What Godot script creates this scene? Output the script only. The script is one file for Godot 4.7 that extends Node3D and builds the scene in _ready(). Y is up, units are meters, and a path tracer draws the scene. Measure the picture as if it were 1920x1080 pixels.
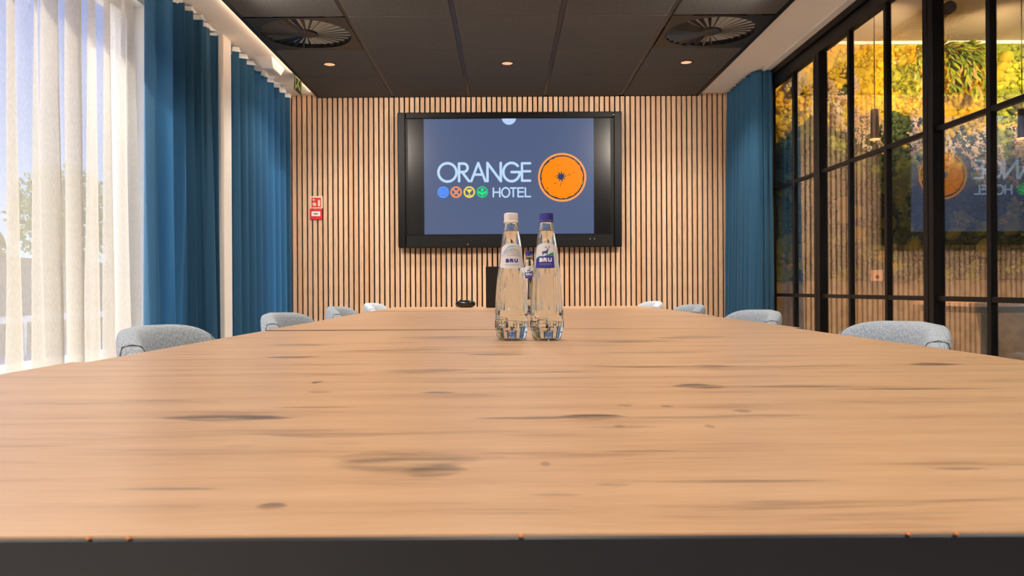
extends Node3D
# A meeting room: five tables in a row, a slatted wall with a display, windows behind sheers, a glazed partition
# to a lounge with a planted wall. Coordinates are written (x, y, depth): depth runs away from the camera, z = -depth.

const F := 1430.0      # focal length in photo pixels
const CAM_Y := 0.853
const VX := 946.0      # vanishing point of the room's long axis, in photo pixels
const VY := 541.0
const TOP := 0.75      # table height
const CEIL := 2.383    # dark tiled ceiling
const SOF := 2.406     # pale soffits
const WALL_D := 6.1    # slatted wall
const GX := 1.955      # glazed partition
const MOSS_D := 6.32
const EXPOSURE := 1.0

var M := {}
var taken := {}
var rng := RandomNumberGenerator.new()

func P(x, y, d) -> Vector3:
	return Vector3(x, y, -d)

# ---------------------------------------------------------------- helpers: names and nodes
func numbered(called: String) -> String:
	var n: int = taken.get(called, 0)
	taken[called] = n + 1
	return called if n == 0 else "%s_%03d" % [called, n]

func tag(o: Node, label: String, category := "", group := "", kind := ""):
	o.set_meta("label", label)
	if category: o.set_meta("category", category)
	if group: o.set_meta("group", group)
	if kind: o.set_meta("kind", kind)
	return o

func thing(called: String, label: String, category: String, at := Vector3.ZERO, turn := 0.0, group := "") -> Node3D:
	var o := Node3D.new()
	o.name = numbered(called)
	add_child(o)
	o.position = at
	o.rotation.y = turn
	tag(o, label, category, group)
	return o

func struct(called: String) -> Node3D:
	var o := Node3D.new()
	o.name = numbered(called)
	add_child(o)
	o.set_meta("kind", "structure")
	return o

func inst(mesh: Mesh, called: String, m: Material, parent: Node, at := Vector3.ZERO) -> MeshInstance3D:
	var o := MeshInstance3D.new()
	o.name = called
	o.mesh = mesh
	o.material_override = m
	parent.add_child(o, true)
	o.position = at
	return o

func obj(st: SurfaceTool, called: String, m: Material, parent: Node, at := Vector3.ZERO) -> MeshInstance3D:
	return inst(done(st), called, m, parent, at)

func mb(smooth := false) -> SurfaceTool:
	var st := SurfaceTool.new()
	st.begin(Mesh.PRIMITIVE_TRIANGLES)
	st.set_smooth_group(0 if smooth else -1)
	return st

func done(st: SurfaceTool) -> ArrayMesh:
	st.generate_normals()
	return st.commit()

# ---------------------------------------------------------------- helpers: shapes (a, b, c run counter-clockwise seen from outside)
func tri(st: SurfaceTool, a: Vector3, b: Vector3, c: Vector3):
	st.add_vertex(a); st.add_vertex(c); st.add_vertex(b)

func quad(st: SurfaceTool, a: Vector3, b: Vector3, c: Vector3, d: Vector3):
	tri(st, a, b, c); tri(st, a, c, d)

func tri_uv(st: SurfaceTool, a, b, c, ua, ub, uc):
	st.set_uv(ua); st.add_vertex(a)
	st.set_uv(uc); st.add_vertex(c)
	st.set_uv(ub); st.add_vertex(b)

# box with chamfered edges between two corners
func cbox(st: SurfaceTool, lo: Vector3, hi: Vector3, b := 0.0):
	var c := (lo + hi) / 2.0
	var h := (hi - lo).abs() / 2.0
	b = minf(b, minf(h.x, minf(h.y, h.z)) * 0.9)
	if b <= 0.0:
		for ax in 3:
			for s in [-1.0, 1.0]:
				var n := Vector3.ZERO; n[ax] = s
				var u := Vector3.ZERO; u[(ax + 1) % 3] = 1.0
				var w := n.cross(u)
				var f := c + n * h
				quad(st, f - u * h - w * h, f + u * h - w * h, f + u * h + w * h, f - u * h + w * h)
		return
	var g := h - Vector3(b, b, b)
	for ax in 3:
		for s in [-1.0, 1.0]:
			var n := Vector3.ZERO; n[ax] = s
			var u := Vector3.ZERO; u[(ax + 1) % 3] = 1.0
			var w := n.cross(u)
			var f := c + n * h
			quad(st, f - u * g - w * g, f + u * g - w * g, f + u * g + w * g, f - u * g + w * g)
	for ax in 3:
		var i := (ax + 1) % 3
		var j := (ax + 2) % 3
		for si in [-1.0, 1.0]:
			for sj in [-1.0, 1.0]:
				var p := Vector3.ZERO; p[i] = si * h[i]; p[j] = sj * g[j]
				var q := Vector3.ZERO; q[i] = si * g[i]; q[j] = sj * h[j]
				var e := Vector3.ZERO; e[ax] = g[ax]
				_edge(st, c, p, q, e, n_of(p + q))
	for sx in [-1.0, 1.0]:
		for sy in [-1.0, 1.0]:
			for sz in [-1.0, 1.0]:
				var a := c + Vector3(sx * h.x, sy * g.y, sz * g.z)
				var d := c + Vector3(sx * g.x, sy * h.y, sz * g.z)
				var e2 := c + Vector3(sx * g.x, sy * g.y, sz * h.z)
				if (d - a).cross(e2 - a).dot(Vector3(sx, sy, sz)) > 0: tri(st, a, d, e2)
				else: tri(st, a, e2, d)

func n_of(v: Vector3) -> Vector3:
	return v.normalized()

func _edge(st, c, p, q, e, n):
	var a: Vector3 = c + p - e
	var b: Vector3 = c + p + e
	var d: Vector3 = c + q + e
	if (b - a).cross(d - a).dot(n) > 0: quad(st, a, b, d, c + q - e)
	else: quad(st, a, c + q - e, d, b)

func bx(x0, x1, y0, y1, d0, d1, b := 0.0, st: SurfaceTool = null) -> SurfaceTool:
	var s := st if st else mb()
	cbox(s, Vector3(minf(x0, x1), minf(y0, y1), -maxf(d0, d1)), Vector3(maxf(x0, x1), maxf(y0, y1), -minf(d0, d1)), b)
	return s

# grid of points f(i, j); front side follows i x j
func sheet(st: SurfaceTool, nu: int, nv: int, f: Callable, uv := false, uvs := Vector2.ONE):
	var pts := []
	for i in nu + 1:
		var row := PackedVector3Array()
		for j in nv + 1:
			row.append(f.call(float(i) / nu, float(j) / nv))
		pts.append(row)
	for i in nu:
		for j in nv:
			var a: Vector3 = pts[i][j]; var b: Vector3 = pts[i + 1][j]; var c: Vector3 = pts[i + 1][j + 1]; var d: Vector3 = pts[i][j + 1]
			if uv:
				var u0 := float(i) / nu * uvs.x; var u1 := float(i + 1) / nu * uvs.x
				var v0 := float(j) / nv * uvs.y; var v1 := float(j + 1) / nv * uvs.y
				tri_uv(st, a, b, c, Vector2(u0, v0), Vector2(u1, v0), Vector2(u1, v1))
				tri_uv(st, a, c, d, Vector2(u0, v0), Vector2(u1, v1), Vector2(u0, v1))
			else:
				quad(st, a, b, c, d)

# turn profile (list of Vector2(radius, height)) about the y axis; r_mod(angle, height) scales the radius
func lathe(st: SurfaceTool, prof: Array, segs: int, at := Vector3.ZERO, r_mod = null):
	for k in prof.size() - 1:
		var p: Vector2 = prof[k]; var q: Vector2 = prof[k + 1]
		for i in segs:
			var a0 := TAU * i / segs; var a1 := TAU * (i + 1) / segs
			var p0 := p.x; var p1 := p.x; var q0 := q.x; var q1 := q.x
			if r_mod != null:
				p0 *= r_mod.call(a0, p.y); p1 *= r_mod.call(a1, p.y); q0 *= r_mod.call(a0, q.y); q1 *= r_mod.call(a1, q.y)
			var A := at + Vector3(cos(a0) * p0, p.y, -sin(a0) * p0)
			var B := at + Vector3(cos(a1) * p1, p.y, -sin(a1) * p1)
			var C := at + Vector3(cos(a1) * q1, q.y, -sin(a1) * q1)
			var D := at + Vector3(cos(a0) * q0, q.y, -sin(a0) * q0)
			if p.x < 1e-6: tri(st, A, C, D)
			elif q.x < 1e-6: tri(st, A, B, C)
			else: quad(st, A, B, C, D)

func tube(st: SurfaceTool, pts: Array, r, segs := 8, r_end = null):
	var n := pts.size()
	var rings := []
	for k in n:
		var t: Vector3 = (pts[mini(k + 1, n - 1)] - pts[maxi(k - 1, 0)]).normalized()
		var u := t.cross(Vector3.UP if absf(t.y) < 0.9 else Vector3.RIGHT).normalized()
		var w := u.cross(t).normalized()
		var rr: float = r if r_end == null else lerpf(r, r_end, float(k) / (n - 1))
		var ring := []
		for i in segs:
			var a := TAU * i / segs
			ring.append(pts[k] + (u * cos(a) + w * sin(a)) * rr)
		rings.append(ring)
	for k in n - 1:
		for i in segs:
			var j := (i + 1) % segs
			quad(st, rings[k][i], rings[k + 1][i], rings[k + 1][j], rings[k][j])
	for i in segs:
		var j := (i + 1) % segs
		tri(st, pts[0], rings[0][i], rings[0][j])
		tri(st, pts[n - 1], rings[n - 1][j], rings[n - 1][i])

func spow(v: float, e: float) -> float:
	return signf(v) * pow(absf(v), e)

# superellipsoid with poles on the x axis, points in -1..1 sent through `place`
func blob(st: SurfaceTool, e1: float, e2: float, nu: int, nv: int, place: Callable):
	var f := func(i, j):
		var eta: float = -PI / 2 + PI * i
		var om: float = TAU * j
		return place.call(Vector3(spow(sin(eta), e1), spow(cos(eta), e1) * spow(sin(om), e2), spow(cos(eta), e1) * spow(cos(om), e2)))
	sheet(st, nu, nv, func(i, j): return f.call(i, j))

# ---------------------------------------------------------------- helpers: materials and pictures
func mat(name_: String, c: Color, rough := 0.7, metal := 0.0, spec := 0.5) -> StandardMaterial3D:
	var m := StandardMaterial3D.new()
	m.resource_name = name_
	m.albedo_color = c
	m.roughness = rough
	m.metallic = metal
	m.metallic_specular = spec
	M[name_] = m
	return m

func noise_tex(freq: float, ramp: Array, w := 512, h := 512, octaves := 4, seed_ := 1, normal := false) -> NoiseTexture2D:
	var n := FastNoiseLite.new()
	n.noise_type = FastNoiseLite.TYPE_SIMPLEX_SMOOTH
	n.frequency = freq
	n.fractal_octaves = octaves
	n.seed = seed_
	var t := NoiseTexture2D.new()
	t.width = w; t.height = h
	t.seamless = true
	t.noise = n
	t.as_normal_map = normal
	if ramp.size():
		var g := Gradient.new()
		g.offsets = PackedFloat32Array(ramp.map(func(x): return x[0]))
		g.colors = PackedColorArray(ramp.map(func(x): return x[1]))
		t.color_ramp = g
	return t

func px(img: Image, x: int, y: int, c: Color, a: float):
	if a <= 0.0 or x < 0 or y < 0 or x >= img.get_width() or y >= img.get_height(): return
	img.set_pixel(x, y, img.get_pixel(x, y).lerp(c, minf(a, 1.0)))

func stroke(img: Image, pts: Array, hw: float, c: Color):
	for k in pts.size() - 1:
		var a: Vector2 = pts[k]; var b: Vector2 = pts[k + 1]
		var lo := a.min(b) - Vector2(hw + 1, hw + 1); var hi := a.max(b) + Vector2(hw + 1, hw + 1)
		var ab := b - a
		var l2 := maxf(ab.length_squared(), 1e-6)
		for y in range(int(lo.y), int(hi.y) + 1):
			for x in range(int(lo.x), int(hi.x) + 1):
				var p := Vector2(x + 0.5, y + 0.5)
				var t := clampf((p - a).dot(ab) / l2, 0.0, 1.0)
				px(img, x, y, c, hw + 0.5 - p.distance_to(a + ab * t))

func arc(c: Vector2, r: float, a0: float, a1: float, n := 24, ry := 0.0) -> Array:
	var out := []
	for i in n + 1:
		var a := deg_to_rad(lerpf(a0, a1, float(i) / n))
		out.append(c + Vector2(cos(a) * r, -sin(a) * (ry if ry > 0 else r)))
	return out

func fill(img: Image, lo: Vector2, hi: Vector2, c: Color, inside: Callable):
	for y in range(int(lo.y), int(hi.y) + 1):
		for x in range(int(lo.x), int(hi.x) + 1):
			px(img, x, y, c, inside.call(Vector2(x + 0.5, y + 0.5)))

func disc(img: Image, c: Vector2, r: float, col: Color):
	fill(img, c - Vector2(r + 1, r + 1), c + Vector2(r + 1, r + 1), col, func(p): return r + 0.5 - p.distance_to(c))

func poly(img: Image, pts: PackedVector2Array, c: Color):
	var lo := pts[0]; var hi := pts[0]
	for p in pts: lo = lo.min(p); hi = hi.max(p)
	fill(img, lo, hi, c, func(p): return 1.0 if Geometry2D.is_point_in_polygon(p, pts) else 0.0)

# letters as pen strokes in a box (x0, y0)-(x1, y1), y down
func glyph(img: Image, ch: String, x0: float, y0: float, x1: float, y1: float, hw: float, c: Color):
	var w := x1 - x0; var h := y1 - y0
	var v := func(a, b): return Vector2(x0 + hw + (w - 2 * hw) * a, y1 - hw - (h - 2 * hw) * b)
	var cx := (x0 + x1) / 2; var cy := (y0 + y1) / 2
	var rx := w / 2 - hw; var ry := h / 2 - hw
	match ch:
		"O": stroke(img, arc(Vector2(cx, cy), rx, 0, 360, 40, ry), hw, c)
		"G":
			stroke(img, arc(Vector2(cx, cy), rx, 42, 360, 36, ry), hw, c)
			stroke(img, [v.call(0.5, 0.5), v.call(1.0, 0.5)], hw, c)
		"R":
			stroke(img, [v.call(0, 0), v.call(0, 1), v.call(0.45, 1)], hw, c)
			stroke(img, arc(v.call(0.45, 0.76), (w - 2 * hw) * 0.42, 90, -90, 12, (h - 2 * hw) * 0.24), hw, c)
			stroke(img, [v.call(0.45, 0.52), v.call(0, 0.52)], hw, c)
			stroke(img, [v.call(0.3, 0.52), v.call(1.0, 0)], hw, c)
		"B":
			stroke(img, [v.call(0.5, 0), v.call(0, 0), v.call(0, 1), v.call(0.45, 1)], hw, c)
			stroke(img, arc(v.call(0.45, 0.76), (w - 2 * hw) * 0.42, 90, -90, 12, (h - 2 * hw) * 0.24), hw, c)
			stroke(img, arc(v.call(0.5, 0.26), (w - 2 * hw) * 0.5, 90, -90, 12, (h - 2 * hw) * 0.26), hw, c)
			stroke(img, [v.call(0, 0.52), v.call(0.5, 0.52)], hw, c)
		"U":
			stroke(img, [v.call(0, 1), v.call(0, 0.35)], hw, c)
			stroke(img, arc(v.call(0.5, 0.35), rx, 180, 360, 16, (h - 2 * hw) * 0.35), hw, c)
			stroke(img, [v.call(1, 0.35), v.call(1, 1)], hw, c)
		"A":
			stroke(img, [v.call(0, 0), v.call(0.5, 1), v.call(1, 0)], hw, c)
			stroke(img, [v.call(0.18, 0.36), v.call(0.82, 0.36)], hw, c)
		"N": stroke(img, [v.call(0, 0), v.call(0, 1), v.call(1, 0), v.call(1, 1)], hw, c)
		"E":
			stroke(img, [v.call(1, 1), v.call(0, 1), v.call(0, 0), v.call(1, 0)], hw, c)
			stroke(img, [v.call(0, 0.54), v.call(1, 0.54)], hw, c)
		"H":
			stroke(img, [v.call(0, 0), v.call(0, 1)], hw, c); stroke(img, [v.call(1, 0), v.call(1, 1)], hw, c)
			stroke(img, [v.call(0, 0.52), v.call(1, 0.52)], hw, c)
		"T": stroke(img, [v.call(0, 1), v.call(1, 1)], hw, c); stroke(img, [v.call(0.5, 1), v.call(0.5, 0)], hw, c)
		"L": stroke(img, [v.call(0, 1), v.call(0, 0), v.call(1, 0)], hw, c)

func rgb8(r, g, b) -> Color:
	return Color(r / 255.0, g / 255.0, b / 255.0)

# ================================================================ scene
func _ready():
	rng.seed = 7
	light_and_camera()
	materials()
	shell()
	left_side()
	partition()
	lounge()
	outside()
	conference_tables()
	chairs()
	display()
	wall_signs()
	ceiling_fittings()
	table_things()

func light_and_camera():
	var cam := Camera3D.new()
	cam.name = "camera"
	add_child(cam)
	cam.position = Vector3(0, CAM_Y, 0)
	cam.rotation.z = -0.0056
	cam.near = 0.05
	cam.far = 300.0
	cam.projection = Camera3D.PROJECTION_FRUSTUM
	cam.size = 2.0 * 0.05 * 540.0 / F
	cam.frustum_offset = Vector2(0.05 * (960.0 - VX) / F, 0.05 * (VY - 540.0) / F)
	cam.current = true
	var env := Environment.new()
	env.background_mode = Environment.BG_SKY
	var sky := Sky.new()
	var sm := ProceduralSkyMaterial.new()
	sm.sky_top_color = Color(0.28, 0.50, 0.86)
	sm.sky_horizon_color = Color(0.80, 0.90, 1.0)
	sm.sky_curve = 0.12
	sm.ground_bottom_color = Color(0.55, 0.54, 0.52)
	sm.ground_horizon_color = Color(0.72, 0.74, 0.76)
	sm.sky_energy_multiplier = 1.0
	sm.ground_energy_multiplier = 1.0
	sky.sky_material = sm
	env.sky = sky
	env.background_energy_multiplier = 2.2
	env.tonemap_mode = Environment.TONE_MAPPER_LINEAR
	env.tonemap_exposure = EXPOSURE
	env.sdfgi_enabled = true
	env.ssao_enabled = true
	env.ssil_enabled = true
	var we := WorldEnvironment.new()
	we.name = "world"
	we.environment = env
	var at := CameraAttributesPhysical.new()
	at.frustum_focal_length = 4.2
	at.exposure_aperture = 3.0
	at.frustum_focus_distance = 1.6
	we.camera_attributes = at
	add_child(we)
	var sun := DirectionalLight3D.new()
	sun.name = "sun"
	add_child(sun)
	sun.look_at_from_position(Vector3.ZERO, Vector3(0.70, -1.02, -0.12), Vector3.UP)
	sun.light_energy = 4.3
	sun.light_color = Color(1.0, 0.97, 0.91)
	sun.light_angular_distance = 0.6
	sun.shadow_enabled = true

func materials():
	# walls and ceiling
	mat("plaster", rgb8(242, 236, 228), 0.85)
	M.plaster.heightmap_enabled = true
	M.plaster.heightmap_texture = noise_tex(0.05, [], 256, 256, 3, 3)
	M.plaster.heightmap_scale = 0.03
	M.plaster.uv1_triplanar = true; M.plaster.uv1_world_triplanar = true
	mat("tile", Color.WHITE, 0.9)
	M.tile.albedo_texture = noise_tex(0.09, [[0.0, rgb8(66, 65, 64)], [0.5, rgb8(82, 80, 79)], [1.0, rgb8(96, 94, 92)]], 512, 512, 5, 5)
	M.tile.uv1_triplanar = true; M.tile.uv1_world_triplanar = true; M.tile.uv1_scale = Vector3(1.3, 1.3, 1.3)
	mat("t_bar", rgb8(46, 45, 45), 0.45)
	mat("void", rgb8(20, 19, 19), 0.9)
	mat("black_metal", rgb8(13, 13, 15), 0.4, 0.0, 0.36)
	mat("black_gloss", rgb8(12, 12, 13), 0.16)
	mat("black_plastic", rgb8(15, 15, 16), 0.5, 0.0, 0.32)
	mat("bezel_black", rgb8(9, 9, 10), 0.38, 0.0, 0.28)
	mat("dark_plate", rgb8(24, 22, 20), 0.5)
	mat("white_metal", rgb8(236, 236, 234), 0.35)
	mat("white_paint", rgb8(238, 234, 228), 0.5)
	mat("felt", rgb8(14, 13, 12), 1.0, 0.0, 0.2)
	mat("carpet", Color.WHITE, 1.0, 0.0, 0.2)
	M.carpet.albedo_texture = noise_tex(0.2, [[0.0, rgb8(186, 176, 164)], [1.0, rgb8(214, 206, 194)]], 512, 512, 4, 9)
	M.carpet.uv1_triplanar = true; M.carpet.uv1_world_triplanar = true
	# slats: three tones of oak veneer with grain along y
	for k in 3:
		var base: Color = [rgb8(220, 180, 144), rgb8(226, 188, 152), rgb8(214, 172, 136)][k]
		mat("slat%d" % k, Color.WHITE, 0.55)
		var m: StandardMaterial3D = M["slat%d" % k]
		m.albedo_texture = noise_tex(0.03, [[0.0, base.darkened(0.14)], [0.5, base], [1.0, base.lightened(0.10)]], 256, 256, 5, 20 + k)
		m.uv1_triplanar = true; m.uv1_world_triplanar = true
		m.uv1_scale = Vector3(16.0, 0.9, 16.0)
		m.uv1_offset = Vector3(0.3 * k, 0.17 * k, 0)
	# cloth
	mat("blue_cloth", Color.WHITE, 0.95, 0.0, 0.3)
	M.blue_cloth.albedo_texture = noise_tex(0.12, [[0.0, rgb8(50, 94, 126)], [0.5, rgb8(60, 108, 142)], [1.0, rgb8(72, 122, 158)]], 512, 512, 4, 31)
	M.blue_cloth.uv1_triplanar = true; M.blue_cloth.uv1_world_triplanar = true; M.blue_cloth.uv1_scale = Vector3(5, 2.2, 5)
	M.blue_cloth.backlight_enabled = true; M.blue_cloth.backlight = Color(0.68, 0.77, 0.84)
	M.blue_cloth.rim_enabled = true; M.blue_cloth.rim = 0.35; M.blue_cloth.rim_tint = 0.6
	mat("daylight_edge", rgb8(232, 238, 242), 0.7)  # near-white that stands for daylight showing above the blue curtains
	mat("sheer", Color(1, 1, 1, 0.62), 1.0, 0.0, 0.1)
	M.sheer.albedo_texture = noise_tex(0.08, [[0.0, rgb8(206, 201, 192)], [0.5, rgb8(220, 216, 208)], [1.0, rgb8(234, 231, 224)]], 512, 512, 4, 33)
	M.sheer.uv1_triplanar = true; M.sheer.uv1_world_triplanar = true; M.sheer.uv1_scale = Vector3(6, 0.8, 6)
	M.sheer.transparency = BaseMaterial3D.TRANSPARENCY_ALPHA
	M.sheer.cull_mode = BaseMaterial3D.CULL_DISABLED
	M.sheer.backlight_enabled = true
	M.sheer.backlight = Color(0.74, 0.72, 0.68)
	for k in 2:
		mat("weave%d" % k, Color.WHITE, 0.95, 0.0, 0.3)
		var m: StandardMaterial3D = M["weave%d" % k]
		m.albedo_texture = noise_tex(0.22, [[0.18, rgb8(118, 130, 142)], [0.44, rgb8(168, 180, 192)], [0.58, rgb8(198, 209, 222)], [0.84, rgb8(232, 238, 246)]], 512, 512, 3, 41 + k)
		m.uv1_triplanar = true; m.uv1_scale = Vector3(2.6, 0.9, 2.6) if k == 0 else Vector3(1.6, 2.8, 1.6)
		m.heightmap_enabled = true
		m.heightmap_texture = m.albedo_texture
		m.heightmap_scale = 0.10
		m.rim_enabled = true; m.rim = 0.3; m.rim_tint = 0.5
	mat("piping", rgb8(120, 122, 124), 0.9)
	mat("oak_leg", rgb8(176, 134, 92), 0.5)
	# glass
	mat("pane", Color(0.9, 0.95, 0.93, 0.0), 0.0)
	M.pane.transparency = BaseMaterial3D.TRANSPARENCY_ALPHA
	mat("bottle_glass", Color(0.97, 0.995, 0.985, 0.0), 0.0)
	M.bottle_glass.refraction_enabled = true
	M.bottle_glass.refraction_scale = 0.046
	M.bottle_glass.transparency = BaseMaterial3D.TRANSPARENCY_ALPHA
	mat("cap_white", rgb8(240, 234, 232), 0.4)
	mat("cap_blue", rgb8(52, 54, 150), 0.35)
	mat("concrete", Color.WHITE, 0.8)
	M.concrete.albedo_texture = noise_tex(0.02, [[0.0, rgb8(128, 120, 106)], [0.5, rgb8(154, 145, 128)], [1.0, rgb8(174, 164, 146)]], 512, 512, 5, 51)
	M.concrete.uv1_triplanar = true; M.concrete.uv1_world_triplanar = true; M.concrete.uv1_scale = Vector3(0.8, 0.8, 0.8)
	mat("tan_ceiling", rgb8(194, 178, 158), 0.85)

# ---------------------------------------------------------------- the room itself
func shell():
	var o := struct("floor")
	obj(bx(-2.1, 6.3, -0.12, 0.0, -4.6, 6.5), "carpet", M.carpet, o)
	# slatted wall: black felt with about ninety oak slats
	o = struct("wall_back")
	obj(bx(-2.1, 2.0, 0, SOF + 0.3, WALL_D + 0.012, WALL_D + 0.2), "felt_backing", M.felt, o)
	var pitch := 0.0410
	var lo := mb(); cbox(lo, Vector3(-0.0148, 0.0, -0.011), Vector3(0.0148, CEIL + 0.0, 0.011), 0.0015)
	var low := done(lo)
	var hi := mb(); cbox(hi, Vector3(-0.0148, 0.0, -0.011), Vector3(0.0148, SOF, 0.011), 0.0015)
	var tall := done(hi)
	for k in 90:
		var x := -1.715 + pitch * k
		if x > 1.96: break
		var s := inst(tall if x < -1.495 or x > 1.565 else low, "slat", M["slat%d" % [0, 1, 2, 1, 0, 2, 0, 1][(k * 5 + k / 7) % 8]], o)
		s.position = P(x, 0, WALL_D)
	# wall behind the camera
	o = struct("wall_front")
	obj(bx(-2.1, 6.3, 0, 3.0, -4.6, -4.5), "plaster_face", M.plaster, o)
	# dark ceiling island: tiles in five columns, bars between the columns
	o = struct("ceiling")
	obj(bx(-1.478, 1.551, CEIL + 0.22, CEIL + 0.25, -4.5, WALL_D), "void_panel", M.void, o)
	var xs := [-1.478, -0.88, -0.277, 0.329, 0.936, 1.551]
	var t := mb(); cbox(t, Vector3(-0.289, 0.0, -0.2985), Vector3(0.289, 0.028, 0.2985), 0.004)
	var tm := done(t)
	for r in 18:
		var d := 6.08 - 0.6 * (r + 0.5)
		if d < -4.4: break
		for c in 5:
			if r == 2 and (c == 0 or c == 4): continue   # air diffusers sit here
			inst(tm, "tile", M.tile, o, P((xs[c] + xs[c + 1]) / 2, CEIL, d))
	for c in 4:
		obj(bx(xs[c + 1] - 0.012, xs[c + 1] + 0.012, CEIL + 0.006, CEIL + 0.03, -4.5, WALL_D - 0.02), "t_bar", M.t_bar, o)
	obj(bx(-1.484, -1.460, CEIL - 0.002, SOF + 0.06, -4.5, WALL_D - 0.012), "edge_profile", M.black_metal, o)
	obj(bx(1.533, 1.557, CEIL - 0.002, SOF + 0.06, -4.5, WALL_D - 0.012), "edge_profile", M.black_metal, o)
	# soffits on both sides
	o = struct("trim_1")
	obj(bx(-2.1, -1.484, SOF, SOF + 0.25, -4.5, WALL_D + 0.01), "soffit_board", M.plaster, o)
	o = struct("trim_2")
	obj(bx(1.557, 2.01, SOF, SOF + 0.25, -4.5, WALL_D + 0.01), "soffit_board", M.plaster, o)
	obj(bx(1.852, 1.876, SOF - 0.012, SOF + 0.002, -4.5, WALL_D - 0.02, 0.003), "curtain_track", M.white_paint, o)

# ---------------------------------------------------------------- window wall, sheers and curtains
func cloth(st: SurfaceTool, d0: float, d1: float, x0: float, y0: float, y1: float, waves: float, amp: float, seed_: int, nu: int, nv: int, drift := 0.02, regular := 0.0):
	var n := FastNoiseLite.new(); n.seed = seed_; n.frequency = 1.0; n.fractal_octaves = 2
	sheet(st, nu, nv, func(i, j):
		var y: float = lerpf(y0, y1, j)
		var low: float = 1.0 - j
		var ph: float = i * waves * TAU + (1.0 - regular) * 2.6 * n.get_noise_2d(i * waves * 0.7, 3.1 + low * 0.25)
		var a: float = amp * (1.0 + (1.0 - regular) * 0.75 * n.get_noise_2d(i * waves * 0.45 + 9.0, low * 0.3)) * (0.85 + 0.25 * low)
		var s: float = sin(ph) + 0.22 * (1.0 - regular) * sin(2.0 * ph + 1.3 + low)
		var d: float = lerpf(d0, d1, i) + drift * low * n.get_noise_2d(i * waves * 0.3, 7.0) + amp * 0.35 * cos(ph) * (1.0 - regular * 0.4)
		return P(x0 + a * s, y, d))

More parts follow.
